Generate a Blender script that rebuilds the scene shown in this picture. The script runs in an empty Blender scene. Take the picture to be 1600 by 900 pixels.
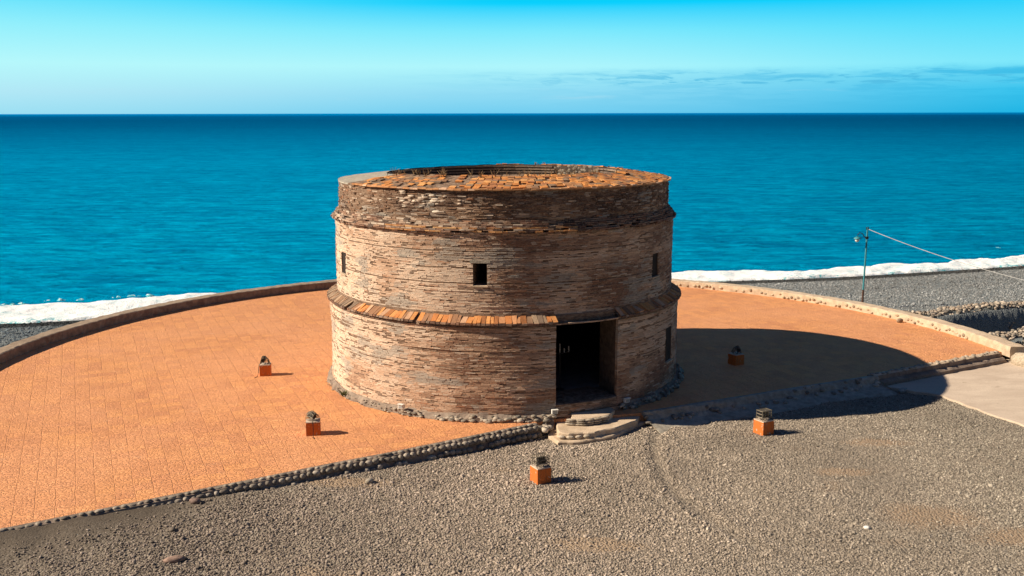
import bpy, math, random
import numpy as np
from mathutils import Matrix, Vector
R_ = math.radians
random.seed(7); rng = np.random.default_rng(7)
S = bpy.context.scene
COL = S.collection
# ------------------------------------------------------------------ camera
F_PX = 1550.0
CD, CH = 36.78, 9.636
PITCH = math.atan(273.5/F_PX)
YAW = math.atan(12/F_PX)/math.cos(PITCH)
ROLL = R_(0.1)
fw = Vector((math.sin(YAW)*math.cos(PITCH), math.cos(YAW)*math.cos(PITCH), -math.sin(PITCH)))
rt = Vector((math.cos(YAW), -math.sin(YAW), 0)); up = rt.cross(fw)
rt = (rt*math.cos(ROLL) - up*math.sin(ROLL)).normalized(); up = rt.cross(fw)
cam_d = bpy.data.cameras.new('camera'); cam = bpy.data.objects.new('camera', cam_d); COL.objects.link(cam)
cam.matrix_world = Matrix(((rt.x, up.x, -fw.x, 0), (rt.y, up.y, -fw.y, -CD), (rt.z, up.z, -fw.z, CH), (0, 0, 0, 1)))
cam_d.sensor_width = 36; cam_d.lens = F_PX/1600*36; cam_d.clip_end = 120000; cam_d.clip_start = 0.5
S.camera = cam
# ------------------------------------------------------------------ exposure
S.view_settings.view_transform = 'Standard'; S.view_settings.look = 'None'
S.view_settings.gamma = 1; S.view_settings.use_curve_mapping = False
S.view_settings.exposure = 0.6
EXPO = 2**0.6
# ------------------------------------------------------------------ sun
SUN_EL = R_(34.9); SH_AZ = R_(5.8)         # shadows run towards +x, a little towards +y
sdir = Vector((math.cos(SUN_EL)*math.cos(SH_AZ), math.cos(SUN_EL)*math.sin(SH_AZ), -math.sin(SUN_EL)))
sl = bpy.data.lights.new('sun', 'SUN'); sl.energy = 5.0; sl.angle = R_(0.5); sl.color = (1.0, 0.86, 0.68)
so = bpy.data.objects.new('sun', sl); COL.objects.link(so)
so.rotation_euler = sdir.to_track_quat('-Z', 'Y').to_euler(); so.location = (-60, -5, 50)

# ------------------------------------------------------------------ node helpers
class NT:
    def __init__(s, tree): s.t = tree; s.n = tree.nodes; s.l = tree.links
    def new(s, typ, **kw):
        n = s.n.new(typ)
        for k, v in kw.items(): setattr(n, k, v)
        return n
    def put(s, sock, v):
        if hasattr(v, 'links') or isinstance(v, bpy.types.NodeSocket): s.l.new(v, sock)
        elif isinstance(v, (tuple, list)):
            if sock.type == 'VECTOR': sock.default_value = tuple(v)[:3]
            else: sock.default_value = tuple(v)+((1,) if len(v) == 3 else ())
        else: sock.default_value = v
    def math(s, op, a, b=0.0, clamp=False):
        n = s.new('ShaderNodeMath', operation=op); n.use_clamp = clamp
        s.put(n.inputs[0], a); s.put(n.inputs[1], b); return n.outputs[0]
    def mix(s, f, a, b, bt='MIX'):
        n = s.new('ShaderNodeMix', data_type='RGBA', blend_type=bt)
        s.put(n.inputs[0], f); s.put(n.inputs[6], a); s.put(n.inputs[7], b); return n.outputs[2]
    def ramp(s, f, stops, interp='LINEAR'):
        n = s.new('ShaderNodeValToRGB'); cr = n.color_ramp; cr.interpolation = interp
        while len(cr.elements) < len(stops): cr.elements.new(0.5)
        for e, (p, c) in zip(cr.elements, stops):
            e.position = p; e.color = tuple(c)+(1,) if isinstance(c, (tuple, list)) else (c, c, c, 1)
        s.put(n.inputs[0], f); return n.outputs[0]
    def maprange(s, v, a, b, c=0, d=1, smooth=False):
        n = s.new('ShaderNodeMapRange'); n.interpolation_type = 'SMOOTHSTEP' if smooth else 'LINEAR'
        s.put(n.inputs[0], v)
        for i, x in enumerate((a, b, c, d)): n.inputs[i+1].default_value = x
        return n.outputs[0]
    def noise(s, vec, scale, detail=4, rough=.55, dist=0):
        n = s.new('ShaderNodeTexNoise'); s.put(n.inputs['Vector'], vec)
        n.inputs['Scale'].default_value = scale; n.inputs['Detail'].default_value = detail
        n.inputs['Roughness'].default_value = rough; n.inputs['Distortion'].default_value = dist
        return n.outputs[0]
    def mapping(s, vec, scale=(1, 1, 1), rot=(0, 0, 0), loc=(0, 0, 0)):
        n = s.new('ShaderNodeMapping'); s.put(n.inputs[0], vec)
        n.inputs[1].default_value = loc; n.inputs[2].default_value = rot; n.inputs[3].default_value = scale
        return n.outputs[0]
    def voro(s, vec, scale, feature='F1', out='Distance', rnd=1):
        n = s.new('ShaderNodeTexVoronoi', feature=feature); s.put(n.inputs['Vector'], vec)
        n.inputs['Scale'].default_value = scale; n.inputs['Randomness'].default_value = rnd
        return n.outputs[out]
    def bump(s, h, strength=.5, dist=.02, normal=None):
        n = s.new('ShaderNodeBump'); n.inputs['Strength'].default_value = strength
        n.inputs['Distance'].default_value = dist; s.put(n.inputs['Height'], h)
        if normal is not None: s.put(n.inputs['Normal'], normal)
        return n.outputs[0]
def srgb(r, g, b):
    f = lambda c: (c/255/12.92) if c/255 <= .04045 else ((c/255+.055)/1.055)**2.4
    return (f(r), f(g), f(b))
def mat(name, fn=None, color=(.5, .5, .5), rough=.8, metal=0, spec=.3):
    m = bpy.data.materials.new(name); m.use_nodes = True; t = NT(m.node_tree)
    b = m.node_tree.nodes['Principled BSDF']
    b.inputs['Base Color'].default_value = (*color, 1); b.inputs['Roughness'].default_value = rough
    b.inputs['Metallic'].default_value = metal; b.inputs['Specular IOR Level'].default_value = spec
    geo = t.new('ShaderNodeNewGeometry').outputs['Position']
    if fn: fn(t, b, geo)
    else:                                                        # light wear on plain paint and metal
        n = t.noise(geo, 9, 5)
        t.put(b.inputs['Base Color'], t.mix(t.maprange(n, .35, .7), tuple(c*.8 for c in color), tuple(min(1, c*1.1) for c in color)))
        t.put(b.inputs['Normal'], t.bump(n, .2, .01))
    return m
# ------------------------------------------------------------------ sky
W = bpy.data.worlds.new('World'); S.world = W; W.use_nodes = True
wt = NT(W.node_tree); bg = W.node_tree.nodes['Background']
sky = wt.new('ShaderNodeTexSky', sky_type='NISHITA'); sky.sun_disc = False
sky.sun_elevation = SUN_EL; sky.sun_rotation = math.atan2(-sdir.x, -sdir.y) % (2*math.pi)
sky.air_density = 1.4; sky.ozone_density = 5.0; sky.dust_density = .6
dirv = wt.new('ShaderNodeTexCoord').outputs['Generated']
sep = wt.new('ShaderNodeSeparateXYZ'); wt.put(sep.inputs[0], dirv)
zz = sep.outputs[2]; xx = sep.outputs[0]
SC = 1/(EXPO*0.1)
def lin(r, g, b): return tuple(c*1.0 for c in srgb(r, g, b))
el = wt.maprange(zz, -0.02, 0.38)
def stopz(z): return (z+.02)/.40
ZEN = lin(50, 68, 106)
left = wt.ramp(el, [(stopz(0), lin(160, 226, 246)), (stopz(.02), lin(182, 234, 249)), (stopz(.045), lin(186, 250, 254)),
                    (stopz(.078), lin(150, 241, 254)), (stopz(.108), lin(92, 225, 253)), (stopz(.15), lin(0, 140, 195)),
                    (stopz(.24), lin(10, 80, 118)), (1, ZEN)])
mid = wt.ramp(el, [(stopz(0), lin(116, 208, 244)), (stopz(.02), lin(150, 223, 248)), (stopz(.045), lin(178, 248, 255)),
                   (stopz(.078), lin(128, 235, 255)), (stopz(.104), lin(0, 210, 255)), (stopz(.15), lin(0, 140, 195)),
                   (stopz(.24), lin(10, 80, 118)), (1, ZEN)])
right = wt.ramp(el, [(stopz(0), lin(10, 180, 230)), (stopz(.02), lin(52, 198, 242)), (stopz(.045), lin(125, 232, 253)),
                     (stopz(.078), lin(82, 221, 253)), (stopz(.104), lin(0, 204, 252)), (stopz(.15), lin(0, 135, 190)),
                     (stopz(.24), lin(10, 78, 116)), (1, ZEN)])
skyc = wt.mix(wt.maprange(xx, -.50, .02, 0, 1, True), left, mid)
skyc = wt.mix(wt.maprange(xx, .02, .52, 0, 1, True), skyc, right)
# sky behind the camera, darkened and warmed low down to cut fill in shade
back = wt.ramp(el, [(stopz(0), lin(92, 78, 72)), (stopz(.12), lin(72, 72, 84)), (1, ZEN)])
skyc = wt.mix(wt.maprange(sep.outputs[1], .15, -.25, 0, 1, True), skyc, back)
# low cloud bank over the horizon, thicker to the right, with flat streaky tops
cm = wt.mapping(dirv, (16, 16, 200)); cn = wt.noise(cm, 1.0, 6, .6, .2)
top = wt.math('ADD', .030, wt.math('MULTIPLY', wt.noise(wt.mapping(dirv, (7, 7, 20)), 1.6, 5, .6), .024))
band = wt.math('MULTIPLY', wt.maprange(wt.math('SUBTRACT', top, zz), -.0015, .006, 0, 1, True), wt.maprange(zz, .0, .034, .25, 1))
cl = wt.math('MULTIPLY', wt.math('MULTIPLY', band, wt.maprange(cn, .44, .60, .30, 1, True)), wt.maprange(xx, -.22, .34, 0, .8, True))
skyc = wt.mix(cl, skyc, wt.mix(wt.maprange(xx, -.1, .5), lin(128, 212, 242), lin(22, 180, 230)))
puff = wt.noise(wt.mapping(dirv, (30, 30, 260)), 1.0, 7, .62, .3)
pw = wt.math('MULTIPLY', wt.maprange(zz, .0245, .0285, 0, 1, True), wt.maprange(zz, .044, .0335, 0, 1, True))
pk = wt.math('MULTIPLY', wt.math('MULTIPLY', wt.maprange(puff, .52, .62, 0, .85, True), pw), wt.maprange(xx, -.12, .22, 0, 1, True))
skyc = wt.mix(pk, skyc, wt.mix(wt.maprange(xx, -.1, .5), lin(112, 202, 236), lin(66, 182, 226)))
wisp = wt.math('MULTIPLY', wt.maprange(wt.noise(wt.mapping(dirv, (6, 6, 70)), 1.5, 6, .6), .60, .75, 0, .35, True), wt.maprange(zz, .01, .05, 1, 0))
skyc = wt.mix(wisp, skyc, lin(190, 225, 238))
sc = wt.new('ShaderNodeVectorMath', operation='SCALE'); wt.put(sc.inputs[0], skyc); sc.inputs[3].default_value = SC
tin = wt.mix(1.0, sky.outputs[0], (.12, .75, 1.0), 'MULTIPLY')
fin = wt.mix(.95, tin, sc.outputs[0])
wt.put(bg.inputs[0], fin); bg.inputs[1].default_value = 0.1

# ------------------------------------------------------------------ numpy noise
def _h(i, j, s):
    n = (i*374761393 + j*668265263 + s*1274126177) & 0xffffffff
    n = ((n ^ (n >> 13))*1274126177) & 0xffffffff
    return ((n ^ (n >> 16)) & 0xffff)/65535.0
def vnoise(x, y, s=0):
    x = np.asarray(x, float); y = np.asarray(y, float)
    i = np.floor(x).astype(np.int64); j = np.floor(y).astype(np.int64)
    u = x-i; v = y-j; u = u*u*(3-2*u); v = v*v*(3-2*v)
    return (_h(i, j, s)*(1-u)+_h(i+1, j, s)*u)*(1-v)+(_h(i, j+1, s)*(1-u)+_h(i+1, j+1, s)*u)*v
def fbm(x, y, s=0, o=4):
    t = 0; a = .5; n = 0
    for k in range(o):
        t = t+a*vnoise(np.asarray(x)*2**k, np.asarray(y)*2**k, s+k*17); n += a; a *= .5
    return t/n
# ------------------------------------------------------------------ mesh helpers
def mesh_obj(name, v, f, mats, parent=None, fc=None, mi=None, smooth=False):
    me = bpy.data.meshes.new(name)
    v = np.asarray(v, float)
    if isinstance(f, np.ndarray):
        k = f.shape[1]; me.vertices.add(len(v)); me.vertices.foreach_set('co', v.ravel())
        me.loops.add(f.size); me.loops.foreach_set('vertex_index', f.ravel().astype(np.int32))
        me.polygons.add(len(f)); me.polygons.foreach_set('loop_start', np.arange(0, f.size, k, dtype=np.int32))
        me.polygons.foreach_set('loop_total', np.full(len(f), k, np.int32)); me.update(calc_edges=True)
    else:
        me.from_pydata(v.tolist(), [], [list(map(int, q)) for q in f])
    for m in (mats if isinstance(mats, (list, tuple)) else [mats]): me.materials.append(m)
    if mi is not None: me.polygons.foreach_set('material_index', np.asarray(mi, np.int32))
    if fc is not None:
        a = me.attributes.new('tone', 'FLOAT_COLOR', 'FACE')
        c = np.ones((len(me.polygons), 4)); c[:, :3] = fc; a.data.foreach_set('color', c.ravel())
    if smooth: me.polygons.foreach_set('use_smooth', np.ones(len(me.polygons), bool))
    me.validate(); me.update()
    o = bpy.data.objects.new(name, me); COL.objects.link(o)
    if parent: o.parent = parent
    return o
def tag(o, label=None, cat=None, group=None, kind=None):
    if label: o['label'] = label
    if cat: o['category'] = cat
    if group: o['group'] = group
    if kind: o['kind'] = kind
    return o
def empty(name, loc=(0, 0, 0), rz=0, parent=None):
    o = bpy.data.objects.new(name, None); COL.objects.link(o); o.location = loc; o.rotation_euler.z = rz
    o.empty_display_size = .3
    if parent: o.parent = parent
    return o
class MB:
    def __init__(s): s.v = []; s.f = []; s.c = []; s.m = []
    def add(s, vs, fs, c=(.5, .5, .5), m=0):
        b = len(s.v); s.v += [tuple(p) for p in vs]
        for q in fs: s.f.append([b+i for i in q]); s.c.append(c); s.m.append(m)
    BF = [(0, 3, 2, 1), (4, 5, 6, 7), (0, 1, 5, 4), (1, 2, 6, 5), (2, 3, 7, 6), (3, 0, 4, 7)]
    def box(s, c, sz, M=None, col=(.5, .5, .5), m=0, jit=0):
        x, y, z = sz[0]/2, sz[1]/2, sz[2]/2
        P = [(-x, -y, -z), (x, -y, -z), (x, y, -z), (-x, y, -z), (-x, -y, z), (x, -y, z), (x, y, z), (-x, y, z)]
        if jit: P = [tuple(a+random.uniform(-jit, jit) for a in p) for p in P]
        M3 = M if M is not None else Matrix.Identity(3)
        s.add([Vector(c)+M3 @ Vector(p) for p in P], s.BF, col, m)
    def tube(s, pts, r, n=8, col=(.5, .5, .5), m=0, caps=True):
        pts = [Vector(p) for p in pts]; rr = r if isinstance(r, (list, tuple)) else [r]*len(pts)
        b = len(s.v); ref = Vector((0, 0, 1))
        for i, p in enumerate(pts):
            d = (pts[min(i+1, len(pts)-1)]-pts[max(i-1, 0)]).normalized()
            a = d.cross(ref if abs(d.z) < .95 else Vector((1, 0, 0))).normalized(); e = d.cross(a)
            for k in range(n):
                t = 2*math.pi*k/n; s.v.append(tuple(p+(a*math.cos(t)+e*math.sin(t))*rr[i]))
        for i in range(len(pts)-1):
            for k in range(n):
                s.f.append([b+i*n+k, b+i*n+(k+1) % n, b+(i+1)*n+(k+1) % n, b+(i+1)*n+k]); s.c.append(col); s.m.append(m)
        if caps:
            s.f.append([b+k for k in range(n)][::-1]); s.c.append(col); s.m.append(m)
            s.f.append([b+(len(pts)-1)*n+k for k in range(n)]); s.c.append(col); s.m.append(m)
    def stone(s, c, sz, rz=0, col=(.5, .5, .5), m=0, seed=0, tilt=0):
        rnd = random.Random(seed); M = Matrix.Rotation(rz, 3, 'Z') @ Matrix.Rotation(tilt, 3, 'X')
        b = len(s.v); nu, nv = 9, 5
        ph = [rnd.uniform(0, 6.3) for _ in range(4)]
        for j in range(1, nv):
            la = math.pi*j/nv-math.pi/2
            for i in range(nu):
                lo = 2*math.pi*i/nu
                k = 1+.10*math.sin(2*lo+ph[0])+.07*math.sin(3*lo+ph[1]+la*2)
                q = Vector((math.cos(la)**.8*math.cos(lo)*k*sz[0]/2, math.cos(la)**.8*math.sin(lo)*k*sz[1]/2, math.sin(la)*sz[2]/2))
                s.v.append(tuple(Vector(c)+M @ q))
        s.v.append(tuple(Vector(c)+M @ Vector((0, 0, -sz[2]/2)))); s.v.append(tuple(Vector(c)+M @ Vector((0, 0, sz[2]/2))))
        bo, to = len(s.v)-2, len(s.v)-1
        for j in range(nv-2):
            for i in range(nu):
                s.f.append([b+j*nu+i, b+j*nu+(i+1) % nu, b+(j+1)*nu+(i+1) % nu, b+(j+1)*nu+i]); s.c.append(col); s.m.append(m)
        for i in range(nu):
            s.f.append([bo, b+(i+1) % nu, b+i]); s.c.append(col); s.m.append(m)
            s.f.append([to, b+(nv-2)*nu+i, b+(nv-2)*nu+(i+1) % nu]); s.c.append(col); s.m.append(m)
    def build(s, name, mats, parent=None, smooth=False):
        return mesh_obj(name, s.v, s.f, mats, parent, s.c, s.m, smooth)
# ------------------------------------------------------------------ terrain functions
SH_X = np.array([-400, -60, -45, -28.5, -25.1, -21.7, 0, 12.1, 15.7, 23.4, 28.6, 34.1, 40, 60, 120, 400], float)
SH_Y = np.array([-60, 10, 14.5, 18.0, 18.8, 19.6, 27, 31.0, 31.6, 33.0, 34.5, 36.3, 38.3, 46, 66, 150], float)
SEA_Z = -2.0
def shore_d(x, y): return (np.interp(x, SH_X, SH_Y)-y)*.94
def seg_d(x, y, x0, y0, x1, y1):
    t = np.clip(((x-x0)*(x1-x0)+(y-y0)*(y1-y0))/((x1-x0)**2+(y1-y0)**2), 0, 1)
    return np.hypot(x-x0-t*(x1-x0), y-y0-t*(y1-y0))
RUT = [(5.25, -5.9), (4.62, -7.2), (4.43, -8.68), (4.39, -10.52), (4.63, -12.15), (5.12, -13.49), (5.9, -15.2)]
CHORD = [(-14.3, -16.25), (-11.88, -14.72), (-6.64, -11.54), (-1.69, -8.45), (1.45, -6.45), (4.5, -5.75), (13.9, -1.25), (20.1, 2.35)]
def chord_y(x): return np.interp(x, [p[0] for p in CHORD], [p[1] for p in CHORD])
def terrain(x, y):
    x = np.asarray(x, float); y = np.asarray(y, float)
    d = shore_d(x, y)
    z = np.interp(d, [-60, -8, 0, 2.2, 5, 10, 16, 26, 34], [-9, -3.4, -2.0, -1.80, -1.56, -1.28, -1.0, -.5, -.35])
    z = z+.10*(fbm(x*.35, y*.35, 3)-.5)*np.clip((d-2)/6, 0, 1)+.05*(fbm(x*1.6, y*1.6, 5)-.5)*np.clip(d/4, 0, 1)
    # pit beside the retaining wall with two rubble banks
    s1 = np.interp(x, [20.5, 23.4, 26.1, 28.7, 36, 60], [13.5, 14.2, 15.6, 16.6, 19.8, 30])-.1
    inp = np.clip((x-19)/1.5, 0, 1)*np.clip((s1-y)/.4, 0, 1)*np.clip((y-2.6)/1.5, 0, 1)
    z = z*(1-inp)+inp*-2.45
    # yard ruts
    r = np.full(x.shape, 99.)
    for a, b in zip(RUT[:-1], RUT[1:]): r = np.minimum(r, seg_d(x, y, a[0], a[1], b[0], b[1]))
    z = z-.05*np.exp(-((r-.0)/.16)**2)+.03*np.exp(-((r-.34)/.14)**2)
    k2 = np.clip((-1.0-x)/9, 0, 1)*np.clip(1-(chord_y(x)-y)/7, 0, 1)*(y < chord_y(x)+1); z = z+.27*k2
    # churned sand in the near left corner
    k = np.clip((-6.9-x)/2.5, 0, 1)*np.clip((chord_y(x)-y)/.3, 0, 1)*np.clip(1-(chord_y(x)-y)/5.5, 0, 1)
    z = z+k*(.26*(fbm(x*1.9+y*.9, y*1.1, 9, 5)-.5)+.03)
    return z
# ================================================================== MATERIALS
def attr(t, name='tone', typ='GEOMETRY'):
    n = t.new('ShaderNodeAttribute', attribute_type=typ, attribute_name=name); return n.outputs['Color']
def m_brick(t, b, g):
    c = attr(t)
    n1 = t.noise(t.mapping(g, (1, 1, 2.4)), 14, 6, .65); n2 = t.noise(g, 55, 3, .6)
    c = t.mix(t.maprange(n1, .54, .68, 0, .6), c, t.mix(1, c, (.46, .41, .37), 'MULTIPLY'))
    c = t.mix(t.maprange(n1, .47, .36, 0, .55), c, (.50, .42, .33))
    t.put(b.inputs['Base Color'], t.mix(t.maprange(n2, .35, .65, 0, .3), c, t.mix(1, c, (.55, .5, .48), 'MULTIPLY')))
    t.put(b.inputs['Normal'], t.bump(t.math('ADD', n1, t.math('MULTIPLY', n2, .5)), .5, .02)); b.inputs['Roughness'].default_value = .92
M_BRICK = mat('weathered_brick', m_brick, spec=.15)
def m_mortar(t, b, g):
    n = t.noise(t.mapping(g, (1, 1, 3)), 6, 6, .65); n2 = t.noise(g, 40, 4)
    c = t.ramp(n, [(.3, (.10, .065, .045)), (.5, (.24, .16, .11)), (.7, (.42, .32, .24))])
    t.put(b.inputs['Base Color'], c); t.put(b.inputs['Normal'], t.bump(t.math('ADD', n, n2), .8, .04))
M_MORTAR = mat('old_lime_mortar', m_mortar, rough=.95, spec=.1)
def m_tile(t, b, g):
    c = attr(t); n = t.noise(g, 11, 6, .65); n2 = t.noise(g, 60, 3)
    c = t.mix(t.maprange(n, .54, .72, 0, .65), c, (.15, .09, .06))
    t.put(b.inputs['Base Color'], t.mix(t.maprange(n2, .4, .6, 0, .3), c, t.mix(1, c, (.6, .55, .5), 'MULTIPLY')))
    t.put(b.inputs['Normal'], t.bump(t.math('ADD', n, n2), .5, .02))
M_TILE = mat('terracotta_tile', m_tile, rough=.85, spec=.2)
def m_conc(c1, c2, sc=3):
    def fn(t, b, g):
        n = t.noise(g, sc, 6, .62); n2 = t.noise(g, 34, 4, .6); n3 = t.noise(g, .7, 3)
        c = t.mix(t.maprange(n, .38, .64), c1, c2)
        c = t.mix(t.maprange(n2, .52, .72, 0, .6), c, t.mix(1, c, (.5, .47, .43), 'MULTIPLY'))
        c = t.mix(t.maprange(n3, .5, .7, 0, .35), c, t.mix(1, c, (.6, .57, .52), 'MULTIPLY'))
        t.put(b.inputs['Base Color'], c); t.put(b.inputs['Normal'], t.bump(t.math('ADD', n, t.math('MULTIPLY', n2, .6)), .6, .03))
    return fn
M_CONC = mat('weathered_concrete', m_conc((.50, .385, .27), (.66, .52, .38)), rough=.9, spec=.2)
M_CONC_D = mat('dark_concrete', m_conc((.20, .15, .12), (.34, .27, .21)), rough=.9, spec=.2)
M_GREYC = mat('grey_concrete', m_conc((.30, .27, .22), (.44, .40, .33), 5), rough=.9, spec=.2)
def m_pad(t, b, g):
    n = t.noise(t.mapping(g, (.5, 1.4, 1), (0, 0, .4)), .9, 6, .62, .6); n2 = t.noise(g, 22, 4)
    c = t.mix(t.maprange(n, .36, .66), (.50, .40, .31), (.62, .51, .40))
    n4 = t.noise(t.mapping(g, (.6, 2.0, 1), (0, 0, .3)), 1.3, 5, .7, 1.0)
    c = t.mix(t.maprange(n4, .62, .70, 0, .7), c, (.20, .14, .09))
    c = t.mix(t.maprange(n2, .5, .7, 0, .3), c, (.3, .24, .18))
    t.put(b.inputs['Base Color'], c); t.put(b.inputs['Normal'], t.bump(t.math('ADD', n2, n), .35, .02))
M_PAD = mat('worn_concrete_slab', m_pad, rough=.9, spec=.15)
def m_plaza(t, b, g):
    p = t.mapping(g, (1, 1, 0), (0, 0, R_(-23)))
    s = t.new('ShaderNodeSeparateXYZ'); t.put(s.inputs[0], p); u, v = s.outputs[0], s.outputs[1]
    wob = t.math('MULTIPLY', t.math('SUBTRACT', t.noise(t.mapping(g, (1, 1, 0)), 1.1, 3), .5), .10)
    u = t.math('ADD', u, wob)
    fu = t.math('FRACT', t.math('DIVIDE', u, .47))
    du = t.math('ABSOLUTE', t.math('SUBTRACT', fu, .5))
    cu = t.math('FLOOR', t.math('DIVIDE', u, .47))
    wn0 = t.new('ShaderNodeTexWhiteNoise', noise_dimensions='1D'); t.put(wn0.inputs['W'], cu)
    vv = t.math('ADD', t.math('DIVIDE', t.math('ADD', v, wob), .47), t.math('MULTIPLY', wn0.outputs[0], .12))
    fv = t.math('FRACT', vv); dv = t.math('ABSOLUTE', t.math('SUBTRACT', fv, .5)); cv = t.math('FLOOR', vv)
    broke = t.maprange(t.noise(t.mapping(g, (1, 1, 0)), 2.3, 3), .38, .55, .15, 1)
    lu = t.math('MULTIPLY', t.maprange(du, .474, .496), broke); lv = t.math('MULTIPLY', t.maprange(dv, .476, .496), t.math('MULTIPLY', broke, .6))
    line = t.math('MAXIMUM', lu, lv)
    cx = t.new('ShaderNodeCombineXYZ'); t.put(cx.inputs[0], cu); t.put(cx.inputs[1], cv)
    wn = t.new('ShaderNodeTexWhiteNoise', noise_dimensions='2D'); t.put(wn.inputs['Vector'], cx.outputs[0])
    big = t.noise(g, .22, 5, .6, .4)
    c = t.mix(t.maprange(wn.outputs[0], 0, 1, 0, .9), (.86, .40, .165), (.68, .30, .145))
    c = t.mix(t.maprange(big, .40, .62, 0, .75), c, (.84, .40, .195))
    st = t.noise(t.mapping(g, (.8, 2.5, 1), (0, 0, .2)), 1.0, 6, .7)
    c = t.mix(t.maprange(st, .60, .72, 0, .55), c, (.78, .44, .26))
    st2 = t.noise(g, .9, 6, .7); c = t.mix(t.maprange(st2, .55, .75, 0, .5), c, (.56, .22, .10))
    sp = t.noise(g, 8, 4, .7); c = t.mix(t.maprange(sp, .68, .74, 0, .5), c, (.75, .50, .34))
    # stamped texture: flat shells of about ten centimetres
    w = t.mapping(g, (1.0, 2.4, 1), (0, 0, R_(8)))
    dist = t.new('ShaderNodeVectorMath', operation='ADD'); t.put(dist.inputs[0], w)
    nz = t.new('ShaderNodeTexNoise'); t.put(nz.inputs['Vector'], w); nz.inputs['Scale'].default_value = 3
    scn = t.new('ShaderNodeVectorMath', operation='SCALE'); t.put(scn.inputs[0], nz.outputs['Color']); scn.inputs[3].default_value = .5
    t.put(dist.inputs[1], scn.outputs[0])
    cell = t.voro(dist.outputs[0], 6.5, 'F1'); edge = t.voro(dist.outputs[0], 6.5, 'DISTANCE_TO_EDGE')
    c = t.mix(t.maprange(edge, .0, .08, .42, 0), c, (.40, .15, .06))
    c = t.mix(t.math('MULTIPLY', line, .5), c, (.36, .145, .065))
    t.put(b.inputs['Base Color'], c)
    h = t.math('SUBTRACT', t.math('MULTIPLY', t.maprange(edge, 0, .16), 1.0), t.math('MULTIPLY', line, 1.2))
    h = t.math('ADD', h, t.math('MULTIPLY', t.noise(g, 30, 3), .3))
    t.put(b.inputs['Normal'], t.bump(h, .75, .026)); b.inputs['Roughness'].default_value = .8
M_PLAZA = mat('terracotta_stamped_paving', m_plaza, spec=.15)
def m_ground(t, b, g):
    s = t.new('ShaderNodeSeparateXYZ'); t.put(s.inputs[0], g)
    sep2 = t.new('ShaderNodeSeparateColor'); t.put(sep2.inputs[0], attr(t, 'zone'))   # r: wet strip, g: beach, b: sand
    v = t.voro(g, 16, 'F1', 'Color'); vd = t.voro(g, 16, 'F1'); sc2 = t.new('ShaderNodeSeparateColor'); t.put(sc2.inputs[0], v)
    n = t.noise(g, .8, 5)
    yard = t.mix(sc2.outputs[0], (.17, .14, .105), (.36, .31, .25)); yard = t.mix(t.maprange(n, .4, .65, 0, .5), yard, (.26, .21, .16))  # ground under the pebbles coloured darker, for the shade between stones
    beach = t.mix(sc2.outputs[0], (.13, .15, .155), (.25, .27, .27))
    sand = t.mix(t.noise(g, 5, 6, .7), (.065, .052, .040), (.115, .093, .072))
    ea = t.new('ShaderNodeSeparateColor'); t.put(ea.inputs[0], attr(t, 'earth'))
    yard = t.mix(t.maprange(ea.outputs[0], .1, .6), yard, t.mix(n, (.27, .20, .135), (.40, .30, .21)))
    c = t.mix(sep2.outputs[1], yard, beach); c = t.mix(sep2.outputs[2], c, sand); c = t.mix(sep2.outputs[0], c, (.055, .06, .06))
    t.put(b.inputs['Base Color'], c)
    h = t.math('ADD', t.math('MULTIPLY', t.math('SUBTRACT', 1, vd), t.math('SUBTRACT', 1, sep2.outputs[2])), t.math('MULTIPLY', t.noise(g, 25, 4), .5))
    t.put(b.inputs['Normal'], t.bump(h, .9, .05))
M_GROUND = mat('gravel_ground', m_ground, rough=.95, spec=.1)
def m_pebble(t, b, g):
    oi = t.new('ShaderNodeObjectInfo').outputs['Random']
    base = t.ramp(oi, [(0, (.14, .125, .10)), (.2, (.25, .22, .175)), (.5, (.35, .305, .245)), (.8, (.42, .37, .30)), (.95, (.48, .42, .34)), (1, (.58, .52, .43))])
    k = attr(t, 'shade', 'INSTANCER')
    t.put(b.inputs['Base Color'], t.mix(1, base, k, 'MULTIPLY'))
M_PEB = mat('river_pebble', m_pebble, rough=.85, spec=.2)
def m_stone(t, b, g):
    c = attr(t); n = t.noise(g, 13, 5, .6)
    t.put(b.inputs['Base Color'], t.mix(t.maprange(n, .4, .65), c, t.mix(1, c, (.6, .58, .55), 'MULTIPLY')))
    t.put(b.inputs['Normal'], t.bump(n, .5, .03))
M_STONE = mat('cobble_stone', m_stone, rough=.85, spec=.2)
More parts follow.
